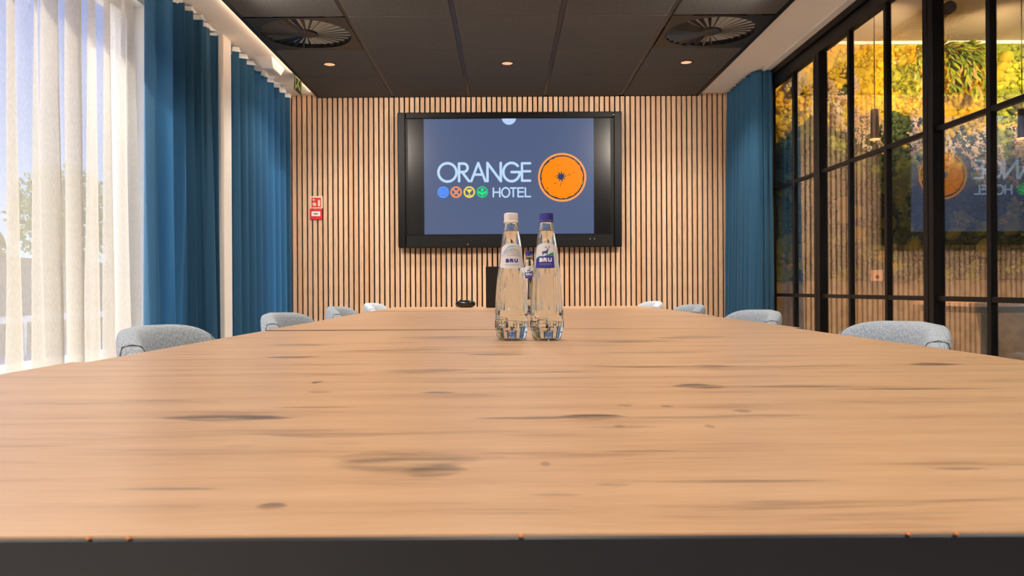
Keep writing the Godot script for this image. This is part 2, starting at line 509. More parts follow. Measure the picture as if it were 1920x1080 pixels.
func left_side():
	var o := struct("wall_left")
	obj(bx(-2.1, -1.9, 0, SOF + 0.1, 4.05, 5.36), "pier", M.plaster, o)
	obj(bx(-1.9, -1.70, 0, SOF + 0.05, 4.635, 4.765, 0.003), "column", M.plaster, o)
	obj(bx(-2.1, -1.9, 0, SOF + 0.1, 5.95, WALL_D + 0.2), "pier", M.plaster, o)
	obj(bx(-2.1, -1.9, 2.36, SOF + 0.1, 5.36, 5.95), "lintel", M.plaster, o)
	obj(bx(-2.1, -1.9, 0, 0.04, 5.36, 5.95), "sill", M.plaster, o)
	obj(bx(-2.1, -1.9, 0, SOF + 0.1, -4.5, -4.2), "pier", M.plaster, o)
	obj(bx(-2.1, -1.9, 2.36, SOF + 0.1, -4.2, 4.05), "lintel", M.plaster, o)
	obj(bx(-2.1, -1.9, 0, 0.04, -4.2, 4.05), "sill", M.plaster, o)
	o = struct("window_1")
	var edges := [-4.2, -2.55, -0.9, 0.75, 2.4, 4.05]
	obj(bx(-2.04, -1.97, 2.30, 2.36, -4.2, 4.05, 0.004), "head_rail", M.white_metal, o)
	obj(bx(-2.04, -1.97, 0.04, 0.10, -4.2, 4.05, 0.004), "bottom_rail", M.white_metal, o)
	for k in 6:
		var w := 0.05
		var d: float = clampf(edges[k], -4.2 + w / 2, 4.05 - w / 2)
		obj(bx(-2.04, -1.97, 0.10, 2.30, d - w / 2, d + w / 2, 0.004), "mullion", M.white_metal, o)
	for k in 5:
		obj(bx(-2.008, -2.002, 0.09, 2.31, edges[k] + 0.02, edges[k + 1] - 0.02), "pane", M.pane, o)
	o = struct("window_2")
	obj(bx(-2.04, -1.97, 2.30, 2.36, 5.36, 5.95, 0.004), "head_rail", M.white_metal, o)
	obj(bx(-2.04, -1.97, 0.04, 0.10, 5.36, 5.95, 0.004), "bottom_rail", M.white_metal, o)
	for d in [5.385, 5.925]: obj(bx(-2.04, -1.97, 0.10, 2.30, d - 0.025, d + 0.025, 0.004), "mullion", M.white_metal, o)
	obj(bx(-2.008, -2.002, 0.09, 2.31, 5.40, 5.91), "pane", M.pane, o)
	var st := mb(true)
	cloth(st, -4.3, 3.74, -1.82, 0.02, 2.39, 58.0, 0.048, 5, 1100, 14, 0.05)
	var s := thing("sheer_curtain", "long translucent cream sheer curtain hanging across the sunny windows", "curtain", P(-1.82, 0, 0))
	obj(st, "cloth", M.sheer, s, P(1.82, 0, 0))
	# drawn-back blue curtain beside the sheer
	st = mb(true)
	cloth(st, 3.72, 4.60, -1.73, 0.02, 2.372, 6.5, 0.05, 11, 220, 20, 0.06)
	s = thing("curtain", "blue curtain drawn back next to the cream sheer, between window and pier", "curtain", P(-1.72, 0, 4.2), 0.0, "blue curtains")
	obj(st, "cloth", M.blue_cloth, s, P(1.72, 0, -4.2))
	daylight_edge(s, 3.72, 4.60, -1.73, 6.5, 0.05, 11, 0.0, P(1.72, 0, -4.2), 0.06)
	# rippled curtain in the corner of the slatted wall
	st = mb(true)
	cloth(st, 4.82, 6.05, -1.72, 0.02, 2.372, 8.5, 0.045, 17, 240, 8, 0.0, 0.93)
	s = thing("curtain", "dark blue curtain in even ripples between pale pier and slatted wall corner", "curtain", P(-1.72, 0, 5.4), 0.0, "blue curtains")
	obj(st, "cloth", M.blue_cloth, s, P(1.72, 0, -5.4))
	daylight_edge(s, 4.82, 6.05, -1.72, 8.5, 0.045, 17, 0.93, P(1.72, 0, -5.4), 0.0)
	# bunched curtain by the glass partition
	s = thing("curtain", "bunched blue curtain between slatted wall and black framed glass partition", "curtain", P(1.85, 0, 5.7), 0.0, "blue curtains")
	st = mb(true)
	var n := FastNoiseLite.new(); n.seed = 23; n.frequency = 1.0
	sheet(st, 260, 16, func(i, j):
		var low: float = 1.0 - j
		var y: float = lerpf(0.02, 2.396, j)
		# plan: from the wall along x = 1.78 towards the camera, then across to x = 1.94 and back
		var q: Vector2
		var nn: Vector2
		if i < 0.55:
			q = Vector2(1.785 - 0.03 * low, lerpf(6.06, 5.50, i / 0.55)); nn = Vector2(-1, 0)
		elif i < 0.64:
			var a: float = (i - 0.55) / 0.09 * PI / 2
			q = Vector2(1.835 - 0.05 * cos(a) - 0.03 * low * cos(a), 5.50 - 0.06 * sin(a)); nn = Vector2(-cos(a), -sin(a))
		elif i < 0.80:
			q = Vector2(lerpf(1.835, 1.915, (i - 0.64) / 0.16), 5.44); nn = Vector2(0, -1)
		else:
			q = Vector2(1.925, lerpf(5.45, 5.80, (i - 0.80) / 0.20)); nn = Vector2(1, 0)
		var w: float = 0.020 * sin(i * 13.0 * TAU + 2.0 * n.get_noise_2d(i * 9.0, low * 0.4)) * (1.0 if i < 0.55 else 0.22)
		q += nn * (w * (0.7 + 0.5 * low) + 0.008 * n.get_noise_2d(i * 30.0, low))
		return P(q.x, y, q.y))
	obj(st, "cloth", M.blue_cloth, s, P(-1.85, 0, -5.7))

func daylight_edge(parent, d0, d1, x0, waves, amp, seed_, regular, back, drift):
	# white strip painted in for the daylight leaking over the curtain top
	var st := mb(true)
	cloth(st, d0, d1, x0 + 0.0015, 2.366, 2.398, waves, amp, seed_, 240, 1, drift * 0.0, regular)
	obj(st, "painted_daylight", M.daylight_edge, parent, back)

# ---------------------------------------------------------------- glazed partition
func partition():
	var o := struct("wall_right")
	var sp := 0.4125
	obj(bx(GX - 0.04, GX + 0.06, SOF - 0.04, SOF, -4.5, WALL_D - 0.02), "head_track", M.black_metal, o)
	obj(bx(GX - 0.024, GX + 0.024, 2.290, SOF - 0.044, -4.5, 5.95, 0.002), "top_rail", M.black_metal, o)
	obj(bx(GX - 0.024, GX + 0.024, 0.0, 0.09, -4.5, 5.95, 0.002), "bottom_rail", M.black_metal, o)
	obj(bx(GX - 0.03, GX + 0.03, 0, SOF - 0.04, 5.90, WALL_D - 0.0), "end_post", M.black_metal, o)
	for k in 26:
		var d := 5.943 - sp * k
		if d < -4.4: break
		if k % 3 == 0:
			obj(bx(GX - 0.028, GX + 0.028, 0.09, 2.29, d - 0.041, d - 0.003, 0.002), "stile", M.black_metal, o)
			obj(bx(GX - 0.028, GX + 0.028, 0.09, 2.29, d + 0.003, d + 0.041, 0.002), "stile", M.black_metal, o)
		else:
			obj(bx(GX - 0.015, GX + 0.015, 0.09, 2.29, d - 0.0135, d + 0.0135, 0.002), "glazing_bar", M.black_metal, o)
		var d1 := d - sp
		var a := 0.041 if k % 3 == 0 else 0.0135
		var b := 0.041 if k % 3 == 2 else 0.0135
		for y in [0.797, 1.559]:
			obj(bx(GX - 0.013, GX + 0.013, y - 0.011, y + 0.011, d1 + b, d - a, 0.002), "cross_bar", M.black_metal, o)
		for row in [[0.09, 0.786], [0.808, 1.548], [1.570, 2.29]]:
			# laminated pane: two lites
			obj(bx(GX - 0.0020, GX - 0.0006, row[0], row[1], d1 + b, d - a), "pane", M.pane, o)
			obj(bx(GX + 0.0006, GX + 0.0020, row[0], row[1], d1 + b, d - a), "pane", M.pane, o)
	var bulk := struct("trim_3")
	obj(bx(1.99, 2.10, SOF, 2.95, -4.5, 6.5), "bulkhead", M.plaster, bulk)

# ---------------------------------------------------------------- the lounge beyond the glass
func wall_xy(x_px: float, y_px: float, d := MOSS_D) -> Vector2:
	# a photo pixel on the planted wall
	return Vector2((x_px - VX) / F * d, CAM_Y + (VY - 0.0056 * (x_px - VX) - y_px) / F * d)

func lounge():
	var CH := 2.87
	var o := struct("wall_lounge_back")
	obj(bx(2.0, 6.3, 0, 0.90, MOSS_D - 0.02, 6.5), "concrete_dado", M.concrete, o)
	obj(bx(2.0, 6.3, 0.90, CH, MOSS_D + 0.03, 6.5), "upper_wall", M.plaster, o)
	obj(bx(2.0, 6.3, 2.845, CH, MOSS_D - 0.05, MOSS_D + 0.03), "cornice", M.white_paint, o)
	o = struct("ceiling_lounge")
	obj(bx(2.1, 6.3, CH, CH + 0.1, -4.5, 6.5), "ceiling_board", M.tan_ceiling, o)
	o = struct("wall_lounge_side")
	obj(bx(6.2, 6.3, 0, CH, -4.5, 6.5), "plaster_face", M.plaster, o)
	planted_wall()
	# pendants
	for k in 2:
		var x: float = [2.53, 3.535][k]
		var p := thing("pendant_lamp", ["slim black pendant lamp over the lounge, hanging before the yellow moss", "slim black pendant lamp hanging above the lounge table"][k], "lamp", P(x, 1.85, 5.2), 0.0, "pendant lamps in the lounge")
		var st := mb(true)
		lathe(st, [Vector2(0, 0.215), Vector2(0.012, 0.213), Vector2(0.026, 0.205), Vector2(0.027, 0.01), Vector2(0.024, 0.01), Vector2(0.0235, 0.03), Vector2(0.0, 0.03)], 20)
		obj(st, "shade", M.black_metal, p)
		st = mb()
		tube(st, [Vector3(0, 0.21, 0), Vector3(0, CH - 1.85, 0)], 0.003, 6)
		obj(st, "cord", M.black_plastic, p)
		st = mb(true)
		lathe(st, [Vector2(0, 0.0), Vector2(0.03, 0.002), Vector2(0.034, 0.007), Vector2(0.024, 0.012), Vector2(0, 0.012)], 20)
		obj(st, "glowing_lens", emit("pendant_glow", rgb8(255, 196, 120), 1.6), p)
		lamp(p, Vector3(0, -0.012, 0), Color(1.0, 0.74, 0.46), 1.1, 70.0, Vector3.DOWN, 0.03)
	# track spots that light the moss from above
	for k in 4:
		var x: float = [2.74, 3.62, 4.5, 5.38][k]
		var at := P(x, 2.56, 4.72)
		var p := thing("track_spot", "black cylinder spotlight facing the planted wall, %s from the glass partition" % ["first", "second", "third", "fourth"][k], "spotlight", at, 0.0, "track spots in the lounge")
		var st := mb()
		tube(st, [Vector3(0, 0.06, 0), Vector3(0, CH - 2.56, 0)], 0.007, 8)
		obj(st, "stem", M.black_metal, p)
		var aim: Vector3 = (P(x + 0.1, 2.50, MOSS_D) - at).normalized()
		var tilt := Node3D.new(); tilt.name = "can"; p.add_child(tilt)
		tilt.basis = Basis.looking_at(aim, Vector3.UP) * Basis(Vector3.RIGHT, -PI / 2)
		st = mb(true)
		lathe(st, [Vector2(0, 0.06), Vector2(0.036, 0.06), Vector2(0.038, 0.057), Vector2(0.038, -0.06), Vector2(0.034, -0.06), Vector2(0.033, -0.045), Vector2(0, -0.045)].map(func(v): return Vector2(v.x, -v.y)), 20)
		obj(st, "housing", M.black_metal, tilt)
		st = mb(true)
		lathe(st, [Vector2(0, 0.047), Vector2(0.030, 0.047), Vector2(0.030, 0.050), Vector2(0, 0.052)], 16)
		obj(st, "lens", emit("spot_glow", rgb8(255, 226, 180), 2.0), tilt)
		lamp(p, aim * 0.085, Color(1.0, 0.88, 0.68), 4.6, 30.0, aim, 0.03)
	# long lounge table
	var t := thing("lounge_table", "narrow wooden table on grey metal legs below the planted wall", "table", P(3.6, 0, 5.1))
	obj(bx(-0.70, 0.9, 0.722, 0.75, -0.33, 0.33, 0.003), "table_top", M.slat0, t)
	obj(bx(-0.66, 0.86, 0.682, 0.721, -0.29, 0.29), "apron", M.black_metal, t)
	for x in [-0.23, 0.75]:
		for d in [-0.25, 0.25]:
			var st := mb(true)
			lathe(st, [Vector2(0.0, 0.0), Vector2(0.03, 0.0), Vector2(0.024, 0.02), Vector2(0.024, 0.68), Vector2(0.0, 0.68)], 14, P(x, 0, d))
			obj(st, "leg", M.steel if M.has("steel") else mat("steel", rgb8(150, 152, 156), 0.35, 0.8), t)
	# small square plate at the foot of the moss
	var c := wall_xy(1632, 517)
	var s := thing("switch_plate", "small pale pink square plate with a dark red mark under the moss", "switch", P(c.x, c.y - 0.045, MOSS_D - 0.11))
	obj(bx(-0.048, 0.048, 0, 0.09, -0.008, 0.008, 0.003), "plate", mat("pale_pink", rgb8(236, 200, 186), 0.5), s)
	var st2 := mb(true)
	lathe(st2, [Vector2(0.0, 0.0), Vector2(0.017, 0.0), Vector2(0.017, 0.003), Vector2(0, 0.003)], 16)
	var ring := obj(st2, "button_ring", mat("dusty_red", rgb8(190, 96, 80), 0.5), s, Vector3(0, 0.034, 0.008))
	ring.rotation.x = PI / 2
	obj(bx(-0.005, 0.005, 0.022, 0.046, -0.013, -0.009), "key_slot", mat("dark_red", rgb8(96, 30, 26), 0.5), s)

func emit(name_: String, c: Color, e: float) -> StandardMaterial3D:
	if M.has(name_): return M[name_]
	var m := mat(name_, c, 0.4)
	m.emission_enabled = true
	m.emission = c
	m.emission_energy_multiplier = e
	return m

func lamp(parent: Node3D, at: Vector3, c: Color, energy: float, angle: float, dir: Vector3, size: float):
	var l := SpotLight3D.new()
	l.name = "light"
	parent.add_child(l, true)
	l.position = at
	l.basis = Basis.looking_at(dir, Vector3.UP if absf(dir.y) < 0.95 else Vector3.FORWARD)
	l.light_color = c
	l.light_energy = energy
	l.spot_angle = angle
	l.spot_angle_attenuation = 0.6
	l.spot_range = 14.0
	l.spot_attenuation = 2.0
	l.light_size = size
	l.shadow_enabled = true

func vmat(name_: String, rough: float) -> StandardMaterial3D:
	var m := mat(name_, Color.WHITE, rough)
	m.vertex_color_use_as_albedo = true
	return m

func planted_wall():
	var r := RandomNumberGenerator.new(); r.seed = 99
	var o := thing("planted_wall", "living-moss wall of yellow and green moss, hanging leaves and pale flower sprays", "plant wall", P(4.0, 0.9, MOSS_D))
	var n := FastNoiseLite.new(); n.seed = 4; n.frequency = 1.6; n.fractal_octaves = 4
	var fine := FastNoiseLite.new(); fine.seed = 8; fine.frequency = 14.0; fine.fractal_octaves = 3
	var back := P(-4.0, -0.9, -MOSS_D)
	# colour of the moss that grows at a place on the wall: patches with their own outline
	var kinds := [Color(0.62, 0.40, 0.015), Color(0.50, 0.36, 0.02), Color(0.20, 0.24, 0.02), Color(0.045, 0.070, 0.018), Color(0.022, 0.034, 0.014), Color(0.36, 0.36, 0.03)]
	var moss := func(x: float, y: float) -> Color:
		var a: float = n.get_noise_2d(x, y * 1.5)
		var b: float = n.get_noise_2d(x + 31.0, y * 1.5 + 7.0)
		var h: float = (y - 0.9) / 1.94 + 0.22 * a
		var k := 0
		if h > 0.70: k = 5 if b > 0.32 else (1 if b < -0.18 else 0)
		elif h > 0.60: k = 1 if b > -0.1 else 3
		elif h > 0.30: k = 2 if b > 0.22 else (3 if b > -0.15 else 4)
		else: k = 1 if b > 0.42 else (2 if b > 0.12 else 3)
		if x > 3.95 and h > 0.66: k = 5 if b > -0.1 else 2
		return kinds[k] * (1.0 + 0.35 * fine.get_noise_2d(x * 1.7, y * 1.7))
	var st := mb(true)
	var nu := 300; var nv := 150
	var grid := []
	for i in nu + 1:
		var row := []
		for j in nv + 1:
			var x := lerpf(2.02, 5.6, float(i) / nu); var y := lerpf(0.90, 2.845, float(j) / nv)
			var z: float = 0.035 + 0.035 * n.get_noise_2d(x * 2.0, y * 2.0) + 0.030 * fine.get_noise_2d(x, y)
			row.append([P(x, y, MOSS_D - z), moss.call(x, y)])
		grid.append(row)
	for i in nu:
		for j in nv:
			for v in [grid[i][j], grid[i + 1][j + 1], grid[i + 1][j], grid[i][j], grid[i][j + 1], grid[i + 1][j + 1]]:
				st.set_color(v[1]); st.add_vertex(v[0])
	var bed := obj(st, "moss_bed", vmat("moss", 1.0), o, back)
	bed.set_meta("kind", "stuff")
	# crumbly tufts over the bed
	var tuft := mb(true)
	blob(tuft, 1.0, 1.0, 5, 8, func(v): return v * (1.0 + 0.28 * sin(v.x * 7.0 + v.y * 5.0) * cos(v.z * 6.0)))
	var mm := MultiMesh.new()
	mm.transform_format = MultiMesh.TRANSFORM_3D
	mm.use_colors = true
	mm.mesh = done(tuft)
	var count := 5200
	mm.instance_count = count
	for k in count:
		var x := r.randf_range(2.03, 5.5); var y := r.randf_range(0.92, 2.83)
		var s := r.randf_range(0.008, 0.026)
		var z: float = 0.035 + 0.035 * n.get_noise_2d(x * 2.0, y * 2.0)
		mm.set_instance_transform(k, Transform3D(Basis.from_euler(Vector3(r.randf() * 6, r.randf() * 6, 0)).scaled(Vector3(s, s, s)), P(x, y, MOSS_D - z - 0.012) + back))
		var c: Color = moss.call(x, y) * r.randf_range(0.7, 1.45)
		mm.set_instance_color(k, Color(c.r, c.g, c.b, 1.0))
	var tufts := MultiMeshInstance3D.new()
	tufts.name = "moss_tufts"
	tufts.multimesh = mm
	tufts.material_override = vmat("tuft", 1.0)
	tufts.set_meta("kind", "stuff")
	o.add_child(tufts)
	# rounded cushions of bun moss
	var bun := mb(true)
	blob(bun, 1.0, 1.0, 10, 16, func(v): return v * (1.0 + 0.05 * sin(v.x * 19.0 + v.y * 13.0) * cos(v.z * 17.0)))
	var bun_mesh := done(bun)
	var bun_mats := [mat("bun_yellow", Color(0.42, 0.33, 0.02).linear_to_srgb(), 1.0), mat("bun_olive", Color(0.17, 0.18, 0.03).linear_to_srgb(), 1.0)]
	for p in [[1583, 405, 26, 0], [1597, 440, 22, 0], [1575, 385, 20, 0], [1600, 330, 24, 1], [1500, 470, 18, 1], [1478, 485, 16, 1], [1503, 445, 15, 1], [1528, 487, 14, 0], [1610, 300, 18, 1], [1600, 400, 18, 0], [1688, 118, 16, 0], [1880, 112, 17, 0], [1872, 130, 15, 0], [1866, 146, 15, 0], [1560, 350, 18, 1], [1705, 460, 20, 1], [1840, 465, 22, 1], [1780, 440, 18, 1], [1890, 430, 20, 1], [1660, 420, 18, 1]]:
		var w := wall_xy(p[0], p[1])
		var rad: float = p[2] / F * MOSS_D * 0.8
		var b := inst(bun_mesh, "moss_cushion", bun_mats[p[3]], o, P(w.x, w.y, MOSS_D - 0.055) + back)
		b.scale = Vector3(rad, rad * r.randf_range(0.85, 1.1), rad * 0.7)
		b.rotation = Vector3(r.randf(), r.randf(), r.randf() * 6)
	# long willow-like leaves that arch over and hang
	var leaf := mb(true)
	sheet(leaf, 6, 2, func(i, j):
		var w: float = 0.011 * pow(sin(PI * clampf(i * 0.96 + 0.03, 0, 1)), 0.8)
		var s: float = (j - 0.5) * 2.0
		return Vector3(s * w, -0.13 * i, 0.03 * sin(i * 2.2) + 0.005 * absf(s)))
	var leaf_mesh := done(leaf)
	var leaf_mats := [mat("leaf_lime", Color(0.36, 0.42, 0.03).linear_to_srgb(), 0.6), mat("leaf_green", Color(0.16, 0.26, 0.03).linear_to_srgb(), 0.6), mat("leaf_tan", Color(0.46, 0.35, 0.12).linear_to_srgb(), 0.7)]
	for m in leaf_mats:
		m.backlight_enabled = true; m.backlight = Color(0.25, 0.25, 0.08)
	var stems := mb()
	for b in 26:
		var p0 := wall_xy(r.randf_range(1712, 1830), r.randf_range(92, 112))
		var dir := r.randf_range(-0.5, 0.75) + (p0.x - 3.55) * 0.7
		var length := r.randf_range(0.22, 0.50)
		var pts := []
		for k in 7:
			var t := k / 6.0
			pts.append(P(p0.x + dir * length * (t - 0.35 * t * t), p0.y + 0.05 * sin(t * 2.2) - length * 0.85 * t * t, MOSS_D - 0.06 - 0.13 * sin(minf(t * 2.0, PI / 2))) + back)
		tube(stems, pts, 0.0025, 5, 0.001)
		for k in range(1, 7):
			for side in [-1, 1]:
				if r.randf() < 0.12: continue
				var tang: Vector3 = (pts[k] - pts[k - 1]).normalized()
				var l := inst(leaf_mesh, "leaf", leaf_mats[[0, 0, 1, 1, 2][r.randi() % 5]], o, pts[k])
				var down := (tang + Vector3(side * r.randf_range(0.25, 0.6), -0.15, r.randf_range(0.0, 0.5))).normalized()
				var xx := down.cross(Vector3(0, 0, 1)).normalized()
				l.basis = Basis(-xx, -down, (-xx).cross(-down)).orthonormalized().scaled_local(Vector3.ONE * r.randf_range(0.65, 1.05))
	obj(stems, "leaf_stems", leaf_mats[2], o)
	# sprays of tiny pale flowers
	var spray_mats := [mat("blossom_cream", Color(0.66, 0.56, 0.42).linear_to_srgb(), 0.9), mat("blossom_rose", Color(0.58, 0.43, 0.33).linear_to_srgb(), 0.9)]
	var spots := []
	for k in 16: spots.append([r.randf_range(1478, 1600), r.randf_range(118, 215), r.randf_range(0.16, 0.34), r.randf_range(-0.5, 0.5)])
	for k in 12: spots.append([r.randf_range(1590, 1725), r.randf_range(200, 262), r.randf_range(0.14, 0.30), r.randf_range(-0.5, 0.5)])
	for k in 16: spots.append([r.randf_range(1740, 1915), r.randf_range(225, 310), r.randf_range(0.18, 0.38), r.randf_range(-0.5, 0.6)])
	for k in 5: spots.append([r.randf_range(1860, 1990), r.randf_range(160, 215), r.randf_range(0.16, 0.30), r.randf_range(-0.6, 0.6)])
	for sp in spots:
		var w := wall_xy(sp[0], sp[1])
		var s := mb()
		var pts := []
		for k in 8:
			var t := k / 7.0
			pts.append(P(w.x + sp[3] * sp[2] * t * t, w.y - sp[2] * (t - 0.25 * t * t), MOSS_D - 0.07 - 0.10 * sin(t * 2.2)) + back)
		tube(s, pts, 0.0025, 5, 0.001)
		for k in 46:
			var t := r.randf() * 6.99
			var q: Vector3 = pts[int(t)].lerp(pts[int(t) + 1], t - int(t)) + Vector3(r.randfn(0, 0.012), r.randfn(0, 0.012), r.randfn(0, 0.010))
			var e := r.randf_range(0.006, 0.0125)
			var ax := [Vector3(e, 0, 0), Vector3(0, e, 0), Vector3(0, 0, e)]
			for sx in [-1, 1]:
				for sy in [-1, 1]:
					for sz in [-1, 1]:
						if sx * sy * sz > 0: tri(s, q + ax[0] * sx, q + ax[1] * sy, q + ax[2] * sz)
						else: tri(s, q + ax[0] * sx, q + ax[2] * sz, q + ax[1] * sy)
		obj(s, "flower_spray", spray_mats[r.randi() % 2], o)

# ---------------------------------------------------------------- outside the windows
func outside():
	var g := struct("ground")
	obj(bx(-60, -2.1, -0.3, -0.10, -40, 70), "pavement", mat("pavement", rgb8(206, 202, 194), 0.9), g)
	var w := thing("garden_wall", "long grey-brown garden wall across the pavement beyond the windows", "wall", P(-7.7, -0.1, 12))
	obj(bx(-0.12, 0.12, 0, 1.42, -22, 26), "masonry", M.concrete, w)
	obj(bx(-0.17, 0.17, 1.42, 1.48, -22, 26, 0.01), "coping", mat("coping", rgb8(128, 122, 116), 0.8), w)
	var rl := thing("guard_rail", "low white guard rail in front of the garden wall", "rail", P(-7.0, -0.1, 13))
	obj(bx(-0.03, 0.03, 0.50, 0.60, -4, 4, 0.01), "rail", M.white_metal, rl)
	for k in 5:
		obj(bx(-0.025, 0.025, 0, 0.52, -3.8 + 1.9 * k - 0.03, -3.8 + 1.9 * k + 0.03), "post", M.white_metal, rl)
	var bark := mat("bark", rgb8(92, 74, 58), 0.95)
	var greens := [mat("tree_green", rgb8(96, 120, 62), 0.8), mat("tree_olive", rgb8(120, 128, 70), 0.8)]
	for m in greens:
		m.backlight_enabled = true; m.backlight = Color(0.3, 0.35, 0.1)
	for k in 4:
		var spec: Array = [[-13.0, 22.5, 4.4, 1.5, "broad green tree behind the garden wall"], [-13.5, 19.0, 2.6, 1.0, "small rounded tree behind the garden wall"], [-12.0, 27.5, 5.4, 1.7, "tall olive green tree farther along the garden wall"], [-16.0, 21.0, 3.2, 1.1, "low bushy tree set back from the garden wall"]][k]
		var r := RandomNumberGenerator.new(); r.seed = 60 + k
		var t := thing("tree", spec[4], "tree", P(spec[0], -0.1, spec[1]), 0.0, "trees outside the windows")
		var st := mb(true)
		tube(st, [Vector3.ZERO, Vector3(0.05, spec[2] * 0.4, 0.03), Vector3(0, spec[2] * 0.8, 0)], 0.13, 8, 0.04)
		obj(st, "trunk", bark, t)
		st = mb()
		for q in 2600:
			var dirn := Vector3(r.randfn(), r.randfn(), r.randfn()).normalized()
			var c: Vector3 = Vector3(0, spec[2] * 0.72, 0) + dirn * Vector3(spec[3], spec[2] * 0.34, spec[3]) * pow(r.randf(), 0.35)
			var u := Vector3(r.randfn(), r.randfn(), r.randfn()).normalized() * 0.09
			var v := u.cross(Vector3(r.randfn(), r.randfn(), r.randfn())).normalized() * 0.055
			tri(st, c - u, c + v, c + u); tri(st, c - u, c + u, c - v)
		var cr := obj(st, "crown", greens[k % 2], t)
		cr.set_meta("kind", "stuff")

# ---------------------------------------------------------------- tables
func on_table(x_px: float, y_px: float) -> Vector2:
	# a photo pixel on the table plane: (x, depth)
	var d := F * (CAM_Y - TOP) / (y_px - (VY - 0.0056 * (x_px - VX)))
	return Vector2((x_px - VX) / F * d, d)

const TABLE_D := [0.318, 1.105, 1.925, 2.730, 3.535, 4.335]
const TABLE_X := [[-0.628, 0.716], [-0.612, 0.722], [-0.606, 0.748], [-0.628, 0.765], [-0.628, 0.775]]

func wood_image(seed_: int, marks: Array, k: int) -> ImageTexture:
	# oak decor: grain along x. A narrow picture of noise is stretched so that the grain runs long.
	var n1 := FastNoiseLite.new(); n1.seed = seed_; n1.frequency = 0.012; n1.fractal_octaves = 4
	var n2 := FastNoiseLite.new(); n2.seed = seed_ + 1; n2.frequency = 0.11; n2.fractal_octaves = 3
	var W := 300; var H := 1024
	var img := Image.create(W, H, false, Image.FORMAT_RGB8)
	for y in H:
		for x in W:
			var wob := 10.0 * n1.get_noise_2d(x * 1.2, y * 0.4)
			var a := n1.get_noise_2d(x * 0.8, (y + wob) * 1.5)
			var b := n2.get_noise_2d(x * 0.35, (y + wob) * 2.2)
			var c := n2.get_noise_2d(x * 0.9 + 400, y * 0.9)
			var t := 0.52 + 0.42 * a + 0.20 * b + 0.14 * c
			var col := rgb8(192, 148, 110).lerp(rgb8(226, 186, 146), clampf(t, 0, 1))
			if a + 0.6 * b < -0.42: col = col.lerp(rgb8(150, 118, 92), clampf((-0.42 - a - 0.6 * b) * 2.2, 0, 0.6))
			img.set_pixel(x, y, col)
	img.resize(2048, 1024, Image.INTERPOLATE_CUBIC)
	var n3 := FastNoiseLite.new(); n3.seed = seed_ + 5; n3.frequency = 0.05; n3.fractal_octaves = 4
	var x0: float = TABLE_X[k][0]; var x1: float = TABLE_X[k][1]
	var d0: float = TABLE_D[k]; var d1: float = TABLE_D[k + 1]
	for m in marks:
		# [x, depth, half length, half width, strength]
		var cx: float = (m[0] - x0) / (x1 - x0) * 2048.0
		var cy: float = (m[1] - d0) / (d1 - d0) * 1024.0
		var hx: float = m[2] / (x1 - x0) * 2048.0
		var hy: float = maxf(m[3] / (d1 - d0) * 1024.0, 1.2)
		for y in range(int(cy - hy * 1.6), int(cy + hy * 1.6) + 1):
			for x in range(int(cx - hx), int(cx + hx) + 1):
				var u := (x - cx) / hx
				var bend := hy * 0.5 * n3.get_noise_2d(x * 0.10, 40.0 + cy)
				var v := (y - cy - bend) / (hy * (0.35 + 0.65 * (1.0 - u * u)))
				var e := 1.0 - u * u - v * v
				if e <= 0: continue
				var g := 0.62 + 0.9 * n3.get_noise_2d(x * 0.12, y * 1.4)
				px(img, x, y, rgb8(66, 54, 48), clampf(e * 1.5, 0, 1) * clampf(g, 0, 1) * m[4])
	return ImageTexture.create_from_image(img)

